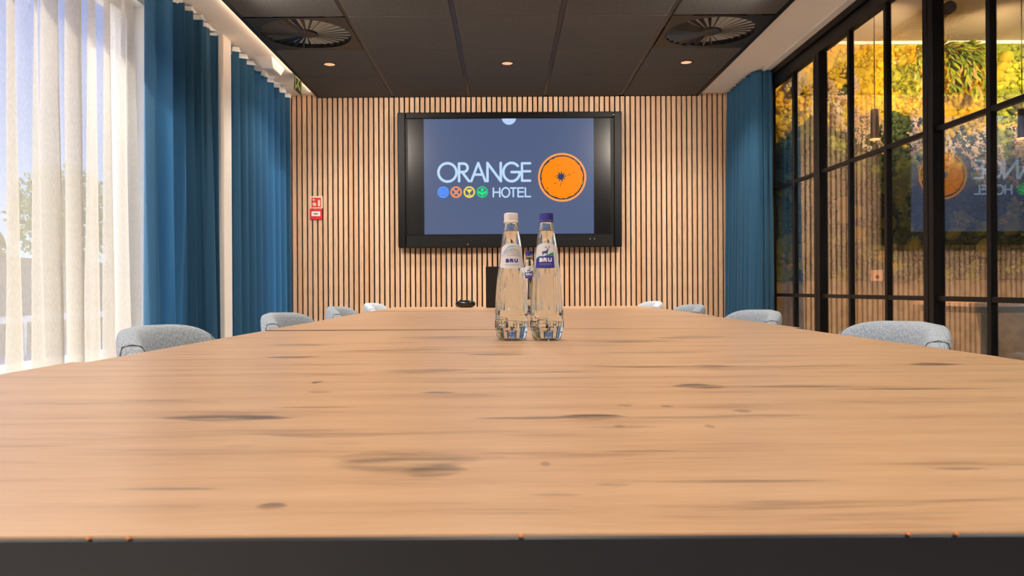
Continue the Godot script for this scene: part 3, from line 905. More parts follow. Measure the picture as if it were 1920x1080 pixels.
func conference_tables():
	var seen_marks := []
	# dark grain marks read from the photograph: centre pixel, half length and half width in pixels, strength
	for p in [[425, 784, 135, 7, 0.75], [360, 783, 80, 5, 0.5], [1110, 783, 75, 6, 0.85], [1000, 784, 130, 3, 0.55], [1290, 783, 150, 3, 0.4], [810, 884, 70, 14, 0.55], [760, 868, 150, 22, 0.34], [700, 858, 90, 12, 0.3], [500, 953, 34, 8, 0.6], [1312, 725, 58, 5, 0.8], [592, 717, 12, 3, 0.8], [596, 735, 26, 3, 0.5], [1020, 872, 12, 5, 0.85], [1240, 687, 170, 2, 0.55], [1330, 686, 40, 4, 0.5], [1750, 683, 60, 3, 0.85], [1700, 729, 220, 2, 0.55], [1500, 724, 120, 3, 0.4], [1350, 904, 260, 3, 0.35], [1150, 911, 40, 5, 0.4], [300, 919, 140, 3, 0.3], [545, 668, 60, 2, 0.7], [930, 664, 70, 2, 0.6], [800, 694, 90, 5, 0.3], [600, 815, 160, 6, 0.28], [450, 837, 40, 3, 0.35], [640, 834, 50, 3, 0.35], [1170, 760, 18, 3, 0.5], [1250, 763, 14, 3, 0.5], [1390, 770, 20, 4, 0.35], [1040, 930, 60, 4, 0.3], [1800, 880, 60, 3, 0.4], [1420, 780, 120, 3, 0.3], [820, 736, 40, 2, 0.5], [1160, 800, 14, 3, 0.4], [1330, 800, 12, 4, 0.35], [1580, 840, 50, 2, 0.2], [100, 640, 1, 1, 0.0], [1180, 640, 120, 2, 0.5], [1300, 632, 90, 2, 0.55], [760, 655, 120, 2, 0.35], [560, 646, 70, 2, 0.5], [840, 632, 120, 2, 0.4], [1240, 660, 130, 2, 0.4]]:
		var c := on_table(p[0], p[1])
		var half_d := absf(on_table(p[0], p[1] - p[3]).y - c.y)
		seen_marks.append([c.x, c.y, p[2] / F * c.y, half_d, p[4]])
	var names := [
		"wood topped table with chipped dark edge, last in the row from the slatted wall",
		"wood topped table that carries the two full water bottles side by side",
		"bare wood topped table in the middle of the row of tables",
		"wood topped table carrying the single blue capped bottle farther back",
		"wood topped table nearest the slatted wall, carrying the dark laptop"]
	var frame: Material = M.black_metal
	var edge := mat("edge_band", rgb8(17, 21, 31), 0.4)
	for k in 5:
		var marks := []
		for m in seen_marks:
			if m[1] > TABLE_D[k] and m[1] < TABLE_D[k + 1]: marks.append(m)
		var r := RandomNumberGenerator.new(); r.seed = 300 + k
		for q in 16 if k > 0 else 8:
			marks.append([r.randf_range(-0.6, 0.7), r.randf_range(TABLE_D[k], TABLE_D[k + 1]), r.randf_range(0.03, 0.14), r.randf_range(0.002, 0.008), r.randf_range(0.25, 0.6)])
		var wood := mat("oak_decor%d" % k, Color.WHITE, 0.36, 0.0, 0.5)
		wood.albedo_texture = wood_image(70 + 10 * k, marks, k)
		wood.texture_repeat = false
		var x0: float = TABLE_X[k][0]; var x1: float = TABLE_X[k][1]
		var d0: float = TABLE_D[k] + 0.0012; var d1: float = TABLE_D[k + 1] - 0.0012
		var cx := (x0 + x1) / 2; var cd := (d0 + d1) / 2
		var t := thing("table", names[k], "table", P(cx, 0, cd), 0.0, "tables pushed together in a row")
		# the tops do not meet quite flush
		t.rotation.x = [0.0, 0.0006, -0.0005, 0.0009, 0.0][k]
		t.rotation.z = [0.0, 0.0010, -0.0012, 0.0014, 0.0][k]
		t.position.y = [0.0, -0.0006, 0.0004, -0.0004, 0.0][k]
		var hx := (x1 - x0) / 2; var hd := (d1 - d0) / 2
		var core := mb(); cbox(core, Vector3(-hx, TOP - 0.026, -hd), Vector3(hx, TOP - 0.0008, hd), 0.0012)
		obj(core, "edge_band", edge, t)
		var st := mb()
		var a := Vector3(-hx + 0.001, TOP, hd - 0.001); var b := Vector3(hx - 0.001, TOP, hd - 0.001)
		var c2 := Vector3(hx - 0.001, TOP, -hd + 0.001); var d2 := Vector3(-hx + 0.001, TOP, -hd + 0.001)
		tri_uv(st, a, b, c2, Vector2(0, 0), Vector2(1, 0), Vector2(1, 1))
		tri_uv(st, a, c2, d2, Vector2(0, 0), Vector2(1, 1), Vector2(0, 1))
		for e in [[a, b], [b, c2], [c2, d2], [d2, a]]:
			st.set_uv(Vector2(0.5, 0.5))
			var dn := Vector3(0, -0.001, 0)
			quad(st, e[0] + dn, e[1] + dn, e[1], e[0])
		obj(st, "table_top", wood, t)
		if k == 0:
			var chip := mat("bare_chip", rgb8(226, 140, 84), 0.7)
			for p in [[160, 1008], [235, 1003], [975, 998], [1705, 993], [1795, 995]]:
				var s := mb(true)
				blob(s, 1.0, 1.0, 4, 6, func(v): return v * Vector3(0.0011, 0.0007, 0.0009))
				obj(s, "edge_chip", chip, t, Vector3((p[0] - VX) / F * TABLE_D[0] - cx, TOP - 0.0006, hd))
		# frame and legs
		for s in [-1, 1]:
			var rail := mb(); cbox(rail, Vector3(s * (hx - 0.46) - 0.02, TOP - 0.066, -hd + 0.07), Vector3(s * (hx - 0.46) + 0.02, TOP - 0.0265, hd - 0.07), 0.002)
			obj(rail, "rail", frame, t)
			for q in [-1, 1]:
				var leg := mb(); cbox(leg, Vector3(s * (hx - 0.46) - 0.025, 0.0, q * (hd - 0.10) - 0.025), Vector3(s * (hx - 0.46) + 0.025, TOP - 0.066, q * (hd - 0.10) + 0.025), 0.003)
				obj(leg, "leg", frame, t)

# ---------------------------------------------------------------- chairs
func make_chair(called: String, label: String, at: Vector3, turn: float, group: String):
	# built facing -z (the sitter looks along -z), back at +z
	var c := thing(called, label, "chair", at, turn, group)
	if not M.has("chair_mesh_back"):
		var st := mb(true)
		var R := 0.42
		blob(st, 0.34, 0.42, 30, 22, func(v):
			var ang: float = v.x * 0.62
			var corner: float = 1.0 - 0.10 * pow(absf(v.x), 4.0)
			var y: float = 0.60 + 0.172 * v.y * corner - 0.012 * pow(absf(v.x), 2.0)
			var rad: float = R + 0.030 * v.z + 0.16 * (y - 0.6) * cos(ang)
			return Vector3(sin(ang) * rad, y, cos(ang) * rad - 0.19))
		M["chair_mesh_back"] = done(st)
		st = mb(true)
		blob(st, 0.4, 0.5, 20, 16, func(v): return Vector3(v.x * 0.245, 0.43 + v.y * 0.05 + 0.01 * (1.0 - v.x * v.x), v.z * 0.24 - 0.02))
		M["chair_mesh_seat"] = done(st)
		var legs := []
		for sx in [-1, 1]:
			for sz in [-1, 1]:
				st = mb(true)
				tube(st, [Vector3(sx * 0.225, 0.0, sz * 0.22 - 0.02), Vector3(sx * 0.17, 0.40, sz * 0.16 - 0.02)], 0.011, 10, 0.019)
				legs.append(done(st))
		M["chair_mesh_legs"] = legs
		var seams := []
		for sx in [-1, 1]:
			st = mb(true)
			var pts := []
			for k in 15:
				var a := lerpf(-0.35, 1.35, k / 14.0) * PI
				var vy := 0.925 * spow(sin(a), 0.42); var vz := 0.935 * spow(cos(a), 0.42)
				var ang: float = sx * 0.533
				var y := 0.60 + 0.172 * vy * (1.0 - 0.10 * pow(0.86, 4.0)) - 0.012 * 0.74
				var rad := R + 0.030 * vz + 0.16 * (y - 0.6) * cos(ang)
				pts.append(Vector3(sin(ang) * rad, y, cos(ang) * rad - 0.19))
			tube(st, pts, 0.0016, 6)
			seams.append(done(st))
		M["chair_mesh_seams"] = seams
	inst(M.chair_mesh_back, "backrest", M.weave0, c)
	inst(M.chair_mesh_seat, "seat", M.weave1, c)
	for s in M.chair_mesh_seams: inst(s, "seam", M.piping, c)
	for l in M.chair_mesh_legs: inst(l, "leg", M.oak_leg, c)
	return c

func chairs():
	var order := ["nearest the slatted wall", "second from the slatted wall", "third from the slatted wall", "farthest from the slatted wall"]
	var lx := [-0.565, -0.580, -0.575, -0.590]
	var ld := [4.58, 3.70, 2.74, 1.80]
	var rx := [0.680, 0.690, 0.695, 0.700]
	var rd := [4.66, 3.73, 2.76, 1.78]
	for k in 4:
		# sitters on the window side look towards +x
		make_chair("chair", "grey woven tub chair on the window side of the tables, " + order[k], P(lx[k], 0, ld[k]), -PI / 2 + [0.0, 0.03, -0.02, 0.05][k], "chairs on the window side")
		make_chair("chair", "grey woven tub chair on the glass partition side, " + order[k], P(rx[k], 0, rd[k]), PI / 2 + [0.02, -0.02, 0.03, -0.03][k], "chairs on the glass partition side")
	make_chair("chair", "grey woven tub chair at the head of the table row behind the laptop", P(0.13, 0, 4.72), PI, "chair at the head")

# ---------------------------------------------------------------- display
func display():
	var D := 6.02
	var s := D / F
	var ox := VX; var oy := VY
	var X := func(p): return (p - ox) * s
	var Y := func(p): return CAM_Y + (oy - p) * s
	var cx: float = X.call(957)
	var o := thing("display_screen", "large black framed presentation screen showing an orange slice logo on the slatted wall", "screen", Vector3(cx, Y.call(464), -D))
	o.rotation.x = 0.02
	var L: float = X.call(748) - cx; var R: float = X.call(1166) - cx
	var H: float = Y.call(212) - Y.call(464)
	var y := func(p): return Y.call(p) - Y.call(464)
	obj(bx(L + 0.03, R - 0.03, 0.03, H - 0.03, 0.0, 0.06), "body", M.black_plastic, o)
	var side := 0.062
	obj(bx(L, L + side, 0, H, -0.022, 0.02, 0.006), "bezel", M.bezel_black, o)
	obj(bx(R - side, R, 0, H, -0.022, 0.02, 0.006), "bezel", M.bezel_black, o)
	obj(bx(L + side, R - side, H - 0.05, H, -0.022, 0.02, 0.006), "bezel", M.bezel_black, o)
	var tray := obj(bx(L + side, R - side, 0, 0.10, -0.034, 0.02, 0.006), "pen_tray", M.black_plastic, o)
	for q in [[832, 874], [1050, 1092]]:
		obj(bx(X.call(q[0]) - cx, X.call(q[1]) - cx, 0.052, 0.064, -0.0355, -0.03, 0.002), "pen_slot", M.void, tray)
	for q in [[878, 458], [1106, 449], [1114, 449]]:
		obj(bx(X.call(q[0]) - cx - 0.004, X.call(q[0]) - cx + 0.004, y.call(q[1]) - 0.004, y.call(q[1]) + 0.004, -0.037, -0.03, 0.001), "port", mat("silver", rgb8(196, 196, 200), 0.3, 0.7), tray)
	obj(bx(X.call(1151) - cx - 0.004, X.call(1151) - cx + 0.004, y.call(218) - 0.004, y.call(218) + 0.004, -0.0245, -0.02, 0.001), "sensor", M.silver, o)
	# picture: 1216 x 688 pixels over the panel (767..1145 x 224..439 in the photo)
	var img := Image.create(1216, 688, false, Image.FORMAT_RGB8)
	img.fill(rgb8(10, 11, 13))
	var k := 3.2
	img.fill_rect(Rect2i(int(30 * k), 0, int(319 * k), 688), rgb8(82, 96, 130))
	var q := func(x, yy): return Vector2((x - 767.0) * k, (yy - 224.0) * k)
	var c4 := func(x, yy): return q.call(800.0 + x / 9.143, 290.0 + yy / 9.143)
	var pale := rgb8(192, 222, 252)
	for g in [["O", 198, 128, 552, 484, 22], ["R", 552, 135, 765, 478, 22], ["A", 762, 128, 1045, 478, 21], ["N", 1040, 128, 1312, 480, 22], ["G", 1312, 128, 1640, 484, 22], ["E", 1634, 138, 1814, 474, 20], ["H", 1148, 565, 1284, 738, 13], ["O", 1292, 560, 1452, 744, 13], ["T", 1440, 565, 1566, 738, 13], ["E", 1572, 565, 1688, 738, 13], ["L", 1698, 565, 1810, 738, 13]]:
		var a: Vector2 = c4.call(g[1], g[2]); var b: Vector2 = c4.call(g[3], g[4])
		glyph(img, g[0], a.x, a.y, b.x, b.y, g[5] / 9.143 * k, pale)
	var cols := [rgb8(92, 150, 250), rgb8(250, 148, 92), rgb8(246, 222, 92), rgb8(48, 196, 122)]
	var u := k / 9.143
	for i in 4:
		var c: Vector2 = c4.call([300, 522, 748, 970][i], 643)
		var dk := rgb8(72, 84, 112)
		if i == 0: disc(img, c, 96 * u, cols[0])
		stroke(img, arc(c, 86 * u, 0, 360, 36), 13 * u, cols[i])
		match i:
			0:
				stroke(img, [c + Vector2(-62, 40) * u, c + Vector2(-62, -20) * u], 6 * u, rgb8(60, 110, 210)); stroke(img, [c + Vector2(62, 40) * u, c + Vector2(62, -20) * u], 6 * u, rgb8(60, 110, 210))
				stroke(img, [c + Vector2(-40, -52) * u, c + Vector2(40, -52) * u], 6 * u, rgb8(60, 110, 210)); stroke(img, [c + Vector2(-40, 55) * u, c + Vector2(40, 55) * u], 6 * u, rgb8(60, 110, 210))
				stroke(img, [c + Vector2(-26, -22) * u, c + Vector2(26, -22) * u, c + Vector2(26, 24) * u, c + Vector2(-26, 24) * u, c + Vector2(-26, -22) * u], 6 * u, rgb8(72, 128, 230))
			1:
				stroke(img, [c + Vector2(-44, -44) * u, c + Vector2(44, 48) * u], 14 * u, cols[1]); stroke(img, [c + Vector2(44, -44) * u, c + Vector2(-44, 48) * u], 14 * u, cols[1])
			2:
				poly(img, PackedVector2Array([c + Vector2(-56, -46) * u, c + Vector2(56, -46) * u, c + Vector2(8, 14) * u, c + Vector2(8, 52) * u, c + Vector2(-8, 52) * u, c + Vector2(-8, 14) * u]), cols[2])
				stroke(img, [c + Vector2(-30, 56) * u, c + Vector2(30, 56) * u], 8 * u, cols[2])
			3:
				disc(img, c + Vector2(0, -36) * u, 28 * u, rgb8(20, 236, 140))
				for sgn in [-1, 1]:
					stroke(img, [c + Vector2(0, 34) * u, c + Vector2(sgn * 34, 20) * u, c + Vector2(sgn * 52, 2) * u], 20 * u, rgb8(20, 236, 140))
				stroke(img, [c + Vector2(0, 0) * u, c + Vector2(0, 80) * u], 9 * u, rgb8(20, 236, 140))
	# orange slice
	var oc: Vector2 = q.call(1000 + 507 / 9.0, 275 + 530 / 9.0)
	var v := k / 9.0
	disc(img, oc, 395 * v, rgb8(58, 52, 66))
	stroke(img, arc(oc, 391 * v, 0, 360, 90), 18 * v, rgb8(250, 160, 96))
	var nz := FastNoiseLite.new(); nz.seed = 12; nz.frequency = 1.0
	fill(img, oc - Vector2(380, 380) * v, oc + Vector2(380, 380) * v, rgb8(255, 140, 4), func(p):
		var dlt: Vector2 = p - oc
		var a := dlt.angle()
		var lobes := 8.0 * absf(sin(a * 8.0 + 2.0 * nz.get_noise_1d(a * 1.3))) + 14.0 * nz.get_noise_1d(a * 3.0)
		return ((346.0 + lobes) * v) + 0.5 - dlt.length())
	var core: Vector2 = oc + Vector2(-19, -15) * v
	fill(img, core - Vector2(180, 180) * v, core + Vector2(180, 180) * v, rgb8(40, 62, 100), func(p):
		var dlt: Vector2 = p - core
		var a := dlt.angle()
		var spike := 52.0 + 34.0 * pow(absf(cos(a * 4.5 + 0.4)), 5.0) + 24.0 * nz.get_noise_1d(a * 2.0 + 9.0)
		return spike * v + 0.5 - dlt.length())
	for sp in [[-70, 0, -125, -8], [90, -35, 140, -50], [185, -80, 205, -88], [-20, 90, -32, 145], [-105, 88, -130, 108], [-70, -212, -66, -200], [58, -134, 62, -128], [-235, 190, -262, 172]]:
		stroke(img, [oc + Vector2(sp[0], sp[1]) * v, oc + Vector2(sp[2], sp[3]) * v], 5 * v, rgb8(150, 84, 24))
	# pale tab at the top edge of the picture
	var tc: Vector2 = q.call(957, 222)
	fill(img, tc - Vector2(50, 0), tc + Vector2(50, 48), rgb8(188, 212, 252), func(p): return 13.5 * k + 0.5 - (p - tc).length())
	var sm := mat("screen_picture", Color.BLACK, 0.2, 0.0, 0.42)
	sm.emission_enabled = true
	sm.emission_texture = ImageTexture.create_from_image(img)
	sm.emission_operator = BaseMaterial3D.EMISSION_OP_MULTIPLY
	sm.emission = Color.WHITE
	sm.emission_energy_multiplier = 1.0 / EXPOSURE
	sm.texture_repeat = false
	var st := mb()
	var x0: float = X.call(767) - cx; var x1: float = X.call(1145) - cx
	var ya: float = y.call(439); var yb: float = y.call(224)
	var A := Vector3(x0, ya, 0.012); var B := Vector3(x1, ya, 0.012); var C := Vector3(x1, yb, 0.012); var E := Vector3(x0, yb, 0.012)
	tri_uv(st, A, B, C, Vector2(0, 1), Vector2(1, 1), Vector2(1, 0))
	tri_uv(st, A, C, E, Vector2(0, 1), Vector2(1, 0), Vector2(0, 0))
	obj(st, "screen_panel", sm, o)
	obj(bx(L + side, x0, 0.10, H - 0.05, -0.014, 0.01), "inner_frame", M.bezel_black, o)
	obj(bx(x1, R - side, 0.10, H - 0.05, -0.014, 0.01), "inner_frame", M.bezel_black, o)
	obj(bx(x0, x1, yb, H - 0.05, -0.014, 0.01), "inner_frame", M.bezel_black, o)
	obj(bx(x0, x1, 0.10, ya, -0.014, 0.01), "inner_frame", M.bezel_black, o)

# ---------------------------------------------------------------- signs on the slatted wall
func wall_signs():
	var D := WALL_D - 0.012
	var s := D / F
	var at := P((594.0 - VX) * s, CAM_Y + (VY + 1.9 - 390.5) * s, D)
	var o := thing("fire_sign", "small red fire sign with pale border on the slatted wall", "sign", at)
	obj(bx(-0.051, 0.051, 0.0, 0.098, 0.0, 0.004, 0.001), "plate", mat("sign_cream", rgb8(228, 206, 172), 0.5), o)
	obj(bx(-0.038, 0.038, 0.008, 0.084, -0.0015, 0.0), "red_field", mat("sign_red", rgb8(214, 20, 46), 0.5), o)
	for b in [[-0.017, 0.030, 0.017], [-0.022, 0.066, 0.010]]:
		var st := mb(true)
		lathe(st, [Vector2(b[2], 0.0), Vector2(b[2], 0.001), Vector2(0, 0.001)], 18)
		obj(st, "pictogram", M.sign_cream, o, Vector3(b[0], b[1], 0.0015)).rotation.x = PI / 2
	obj(bx(0.014, 0.030, 0.016, 0.066, -0.003, -0.0015), "pictogram", M.sign_cream, o)
	o = thing("call_point", "red fire call point with white centre below the fire sign", "alarm", at + Vector3(0, -0.092, 0))
	obj(bx(-0.048, 0.048, 0.0, 0.088, -0.012, 0.004, 0.003), "housing", M.sign_red, o)
	obj(bx(-0.036, 0.034, 0.028, 0.066, -0.0145, -0.012, 0.001), "break_glass", mat("sign_white", rgb8(236, 228, 222), 0.4), o)
	obj(bx(-0.018, 0.016, 0.042, 0.052, -0.016, -0.0145), "press_mark", mat("mark_grey", rgb8(110, 104, 104), 0.6), o)

# ---------------------------------------------------------------- ceiling fittings
func ceiling_fittings():
	var row := 0
	for d in [5.18, 3.38, 1.58, -0.22, -2.02, -3.82]:
		for c in 3:
			var x: float = [-1.18, 0.027, 1.243][c]
			var label: String = "warm round downlight, %s row from the slatted wall, %s" % [["first", "second", "third", "fourth", "fifth", "sixth"][row], ["window side", "middle of the dark ceiling", "glass partition side"][c]]
			var o := thing("downlight", label, "light", P(x, CEIL, d), 0.0, "recessed downlights")
			var st := mb(true)
			lathe(st, [Vector2(0.036, 0.004), Vector2(0.037, -0.003), Vector2(0.045, -0.003), Vector2(0.046, 0.002)], 24)
			obj(st, "trim_ring", M.black_plastic, o)
			st = mb(true)
			lathe(st, [Vector2(0.0, -0.0015), Vector2(0.034, -0.0015), Vector2(0.037, -0.001), Vector2(0.037, 0.002), Vector2(0, 0.002)], 24)
			obj(st, "glowing_lens", emit("downlight_glow", rgb8(238, 178, 136), 0.95), o)
			var aim := Vector3.DOWN
			lamp(o, Vector3(0, -0.014, 0), Color(1.0, 0.95, 0.89), 1.05, 68.0, aim, 0.036)
		row += 1
	# added fill spots, out of view by the ceiling edges, brightening the slatted wall
	for k in 4:
		var x: float = [-1.39, 1.46, -1.39, 1.46][k]
		var d: float = [3.68, 3.68, 3.08, 3.08][k]
		var o := thing("added_fill_spot", "added unseen fill spot at the ceiling edge, %s, %s from the slatted wall" % [["window side", "glass partition side"][k % 2], ["first", "second"][k / 2]], "light", P(x, CEIL, d), 0.0, "added fill spots")
		var st := mb(true)
		lathe(st, [Vector2(0.036, 0.004), Vector2(0.037, -0.006), Vector2(0.045, -0.006), Vector2(0.046, 0.002)], 24)
		obj(st, "trim_ring", M.black_plastic, o)
		st = mb(true)
		lathe(st, [Vector2(0.0, -0.0045), Vector2(0.034, -0.004), Vector2(0.037, -0.001), Vector2(0.037, 0.002), Vector2(0, 0.002)], 24)
		obj(st, "glowing_lens", M.downlight_glow, o)
		lamp(o, Vector3(0, -0.016, 0), Color(1.0, 0.94, 0.88), 3.4, 44.0, (P(-0.35 * signf(x), 1.15, WALL_D) - P(x, CEIL, d)).normalized(), 0.036)
	# added warm fill strip, hidden in the ceiling gap to brighten the pale soffit
	for k in 1:
		var sx: float = [-1.0, 1.0][k]
		var x: float = [-1.4855, 1.5585][k]
		var o := thing("added_fill_strip", ["added warm fill strip in the ceiling gap along the window side soffit", "added warm fill strip in the ceiling gap along the glass partition soffit"][k], "light", P(x, SOF - 0.012, 0.8))
		obj(bx(-0.001, 0.001, -0.007, 0.007, -5.2, 5.2), "fill_strip", emit("fill_glow", rgb8(255, 190, 130), 1.0), o)
		var l := AreaLight3D.new()
		l.name = "light"
		o.add_child(l)
		l.position = Vector3(sx * 0.003, 0, 0)
		l.basis = Basis.looking_at(Vector3(sx, 0.0, 0), Vector3.UP)
		l.area_size = Vector2(10.4, 0.014)
		l.area_normalize_energy = true
		l.light_color = Color(1.0, 0.86, 0.74)
		l.light_energy = 0.65
		l.area_range = 14.0
		l.shadow_enabled = true
	# swirl diffusers
	for k in 2:
		var x: float = [-1.179, 1.2435][k]
		var o := thing("air_diffuser", ["square black ceiling air diffuser with radial vanes on the window side", "square black ceiling air diffuser with radial vanes on the glass partition side"][k], "vent", P(x, CEIL, 4.58), 0.0, "ceiling air diffusers")
		var st := mb()
		# square plate with a round opening
		var seg := 48
		for i in seg:
			var a0 := TAU * i / seg; var a1 := TAU * (i + 1) / seg
			var rim := func(a): return Vector3(cos(a), 0, sin(a)) * 0.265
			var out := func(a): return Vector3(cos(a), 0, sin(a)) * (0.289 / maxf(absf(cos(a)), absf(sin(a))))
			quad(st, rim.call(a0), out.call(a0), out.call(a1), rim.call(a1))
			quad(st, rim.call(a0) + Vector3(0, 0.03, 0), rim.call(a0), rim.call(a1), rim.call(a1) + Vector3(0, 0.03, 0))
		obj(st, "face_plate", M.dark_plate, o)
		st = mb(true)
		lathe(st, [Vector2(0.265, 0.20), Vector2(0.265, 0.03)], 32)
		lathe(st, [Vector2(0.0, 0.20), Vector2(0.265, 0.20)], 32)
		obj(st, "plenum", M.white_paint, o)
		st = mb(true)
		lathe(st, [Vector2(0, -0.004), Vector2(0.05, -0.003), Vector2(0.065, 0.003), Vector2(0.065, 0.012), Vector2(0, 0.012)], 24)
		obj(st, "hub", M.dark_plate, o)
		for i in 30:
			st = mb()
			var a := TAU * i / 30
			var dir := Vector3(cos(a), 0, sin(a)); var side := Vector3(-sin(a), 0, cos(a))
			var up := Vector3(0, 1, 0)
			var lean := (up * 0.60 - side * 0.80)
			var p0 := dir * 0.06; var p1 := dir * 0.262
			var w0 := 0.008; var w1 := 0.028
			var e := Vector3(0, 0.0008, 0)
			quad(st, p0, p1, p1 + lean * w1, p0 + lean * w0)
			quad(st, p0 + e, p0 + lean * w0 + e, p1 + lean * w1 + e, p1 + e)
			obj(st, "vane", M.vane if M.has("vane") else mat("vane", rgb8(70, 70, 72), 0.25, 0.8), o)
	# exit sign on the edge of the dark ceiling and the white emergency light beside it
	var o := thing("exit_sign", "small green emergency exit sign hanging under the dark ceiling edge", "sign", P(-1.496, SOF, 5.55))
	obj(bx(-0.006, 0.006, -0.115, 0.0, -0.09, 0.09, 0.002), "panel", mat("exit_dark", rgb8(34, 62, 36), 0.4), o)
	for side in [-1, 1]:
		var pale := mat("exit_pale", rgb8(206, 212, 130), 0.5)
		obj(bx(side * 0.0062, side * 0.0075, -0.109, -0.01, 0.055, 0.084), "door_mark", pale, o)
		var st := mb()
		tube(st, [Vector3(side * 0.0072, -0.098, 0.07), Vector3(side * 0.0072, -0.065, 0.03), Vector3(side * 0.0072, -0.035, 0.005)], 0.006, 6)
		tube(st, [Vector3(side * 0.0072, -0.098, -0.02), Vector3(side * 0.0072, -0.065, 0.03)], 0.006, 6)
		obj(st, "running_figure", pale, o)
		obj(bx(side * 0.0062, side * 0.0072, -0.113, -0.002, -0.088, -0.074), "edge_mark", pale, o)
	o = thing("emergency_light", "white wedge shaped emergency light on the pale soffit beside exit sign", "light fitting", P(-1.60, SOF, 5.22))
	var st3 := mb()
	var A := [Vector3(-0.06, 0, 0.15), Vector3(0.06, 0, 0.15), Vector3(0.06, 0, -0.15), Vector3(-0.06, 0, -0.15)]
	var B := [Vector3(-0.03, -0.05, 0.05), Vector3(0.04, -0.05, 0.05), Vector3(0.04, -0.05, -0.13), Vector3(-0.03, -0.05, -0.13)]
	for i in 4:
		quad(st3, B[i], B[(i + 1) % 4], A[(i + 1) % 4], A[i])
	quad(st3, B[3], B[2], B[1], B[0])
	obj(st3, "housing", M.white_paint, o)
	obj(bx(-0.02, 0.03, -0.053, -0.0505, -0.03, 0.11, 0.001), "lens", mat("frosted", rgb8(220, 224, 224), 0.3), o)

# ---------------------------------------------------------------- things on the tables
const PROFILE := [[0.0, 0.004], [20.0, 0.002], [25.0, 0.0], [27.5, 1.5], [30.0, 8.0], [31.3, 17.0], [31.6, 18.5], [32.6, 19.5], [32.9, 21.0], [32.9, 42.0], [32.5, 44.0], [31.7, 45.0], [31.9, 60.0], [31.3, 80.0], [29.9, 100.0], [28.0, 120.0], [25.8, 140.0], [23.4, 160.0], [21.3, 180.0], [19.5, 195.0], [17.6, 208.0], [15.4, 218.0], [13.6, 225.0], [12.9, 231.0], [12.8, 236.0]]

func bottle_r(h: float) -> float:
	for k in PROFILE.size() - 1:
		if h <= PROFILE[k + 1][1] and PROFILE[k + 1][1] > PROFILE[k][1]:
			return lerpf(PROFILE[k][0], PROFILE[k + 1][0], clampf((h - PROFILE[k][1]) / (PROFILE[k + 1][1] - PROFILE[k][1]), 0, 1))
	return 12.8

func label_image(kind: int) -> ImageTexture:
	var img := Image.create(384, 320, false, Image.FORMAT_RGB8)
	var indigo := rgb8(62, 60, 160)
	img.fill(rgb8(238, 240, 245))
	if kind == 1:
		for y in range(0, 320, 9): img.fill_rect(Rect2i(300, y, 84, 2), rgb8(206, 210, 222))
		poly(img, PackedVector2Array([Vector2(40, 180), Vector2(90, 158), Vector2(150, 170), Vector2(210, 150), Vector2(250, 128), Vector2(292, 112), Vector2(300, 118), Vector2(300, 200), Vector2(40, 200)]), rgb8(62, 160, 120))
		poly(img, PackedVector2Array([Vector2(30, 186), Vector2(140, 168), Vector2(300, 164), Vector2(300, 320), Vector2(30, 320)]), indigo)
		# stag
		poly(img, PackedVector2Array([Vector2(128, 122), Vector2(140, 106), Vector2(180, 104), Vector2(198, 92), Vector2(206, 82), Vector2(222, 84), Vector2(226, 92), Vector2(214, 98), Vector2(208, 124), Vector2(206, 160), Vector2(200, 160), Vector2(197, 134), Vector2(160, 132), Vector2(148, 140), Vector2(146, 160), Vector2(139, 160), Vector2(136, 138)]), indigo)
		for a in [[[210, 84], [196, 66], [176, 58], [166, 46]], [[196, 66], [192, 50]], [[212, 82], [226, 64], [232, 42]], [[222, 70], [240, 60], [246, 44]], [[182, 60], [186, 46]]]:
			stroke(img, a.map(func(p): return Vector2(p[0], p[1])), 2.2, indigo)
		for g in [["B", 92], ["R", 150], ["U", 212]]: glyph(img, g[0], g[1], 186, g[1] + 54, 240, 8.5, Color.WHITE)
		for y in [262, 274]: stroke(img, [Vector2(96, y), Vector2(264, y)], 1.6, rgb8(170, 172, 220))
	else:
		stroke(img, arc(Vector2(190, 190), 160, 165, 80, 20, 150), 6, rgb8(130, 176, 222))
		stroke(img, arc(Vector2(190, 196), 140, 165, 75, 20, 124), 4, rgb8(168, 206, 232))
		var r := RandomNumberGenerator.new(); r.seed = 5
		for row in 4:
			for k in 17:
				var x := 62.0 + k * 15 + row * 6
				var y := 84.0 + row * 24 - 10.0 * sin((x - 40) / 290.0 * PI)
				var c: Color = [rgb8(110, 160, 196), rgb8(110, 150, 140), rgb8(132, 130, 122), rgb8(190, 160, 120)][(row + k / 5) % 4]
				stroke(img, [Vector2(x, y + 16), Vector2(x + r.randf_range(-5, 5), y), Vector2(x + r.randf_range(2, 9), y + r.randf_range(4, 16))], 1.6, c)
		for g in [["B", 98], ["R", 156], ["U", 216]]: glyph(img, g[0], g[1], 196, g[1] + 52, 246, 8.5, indigo)
		for y in [270, 282]: stroke(img, [Vector2(86 + (y - 270), y), Vector2(288 - (y - 270), y - 4)], 1.4, rgb8(140, 140, 160))
	return ImageTexture.create_from_image(img)

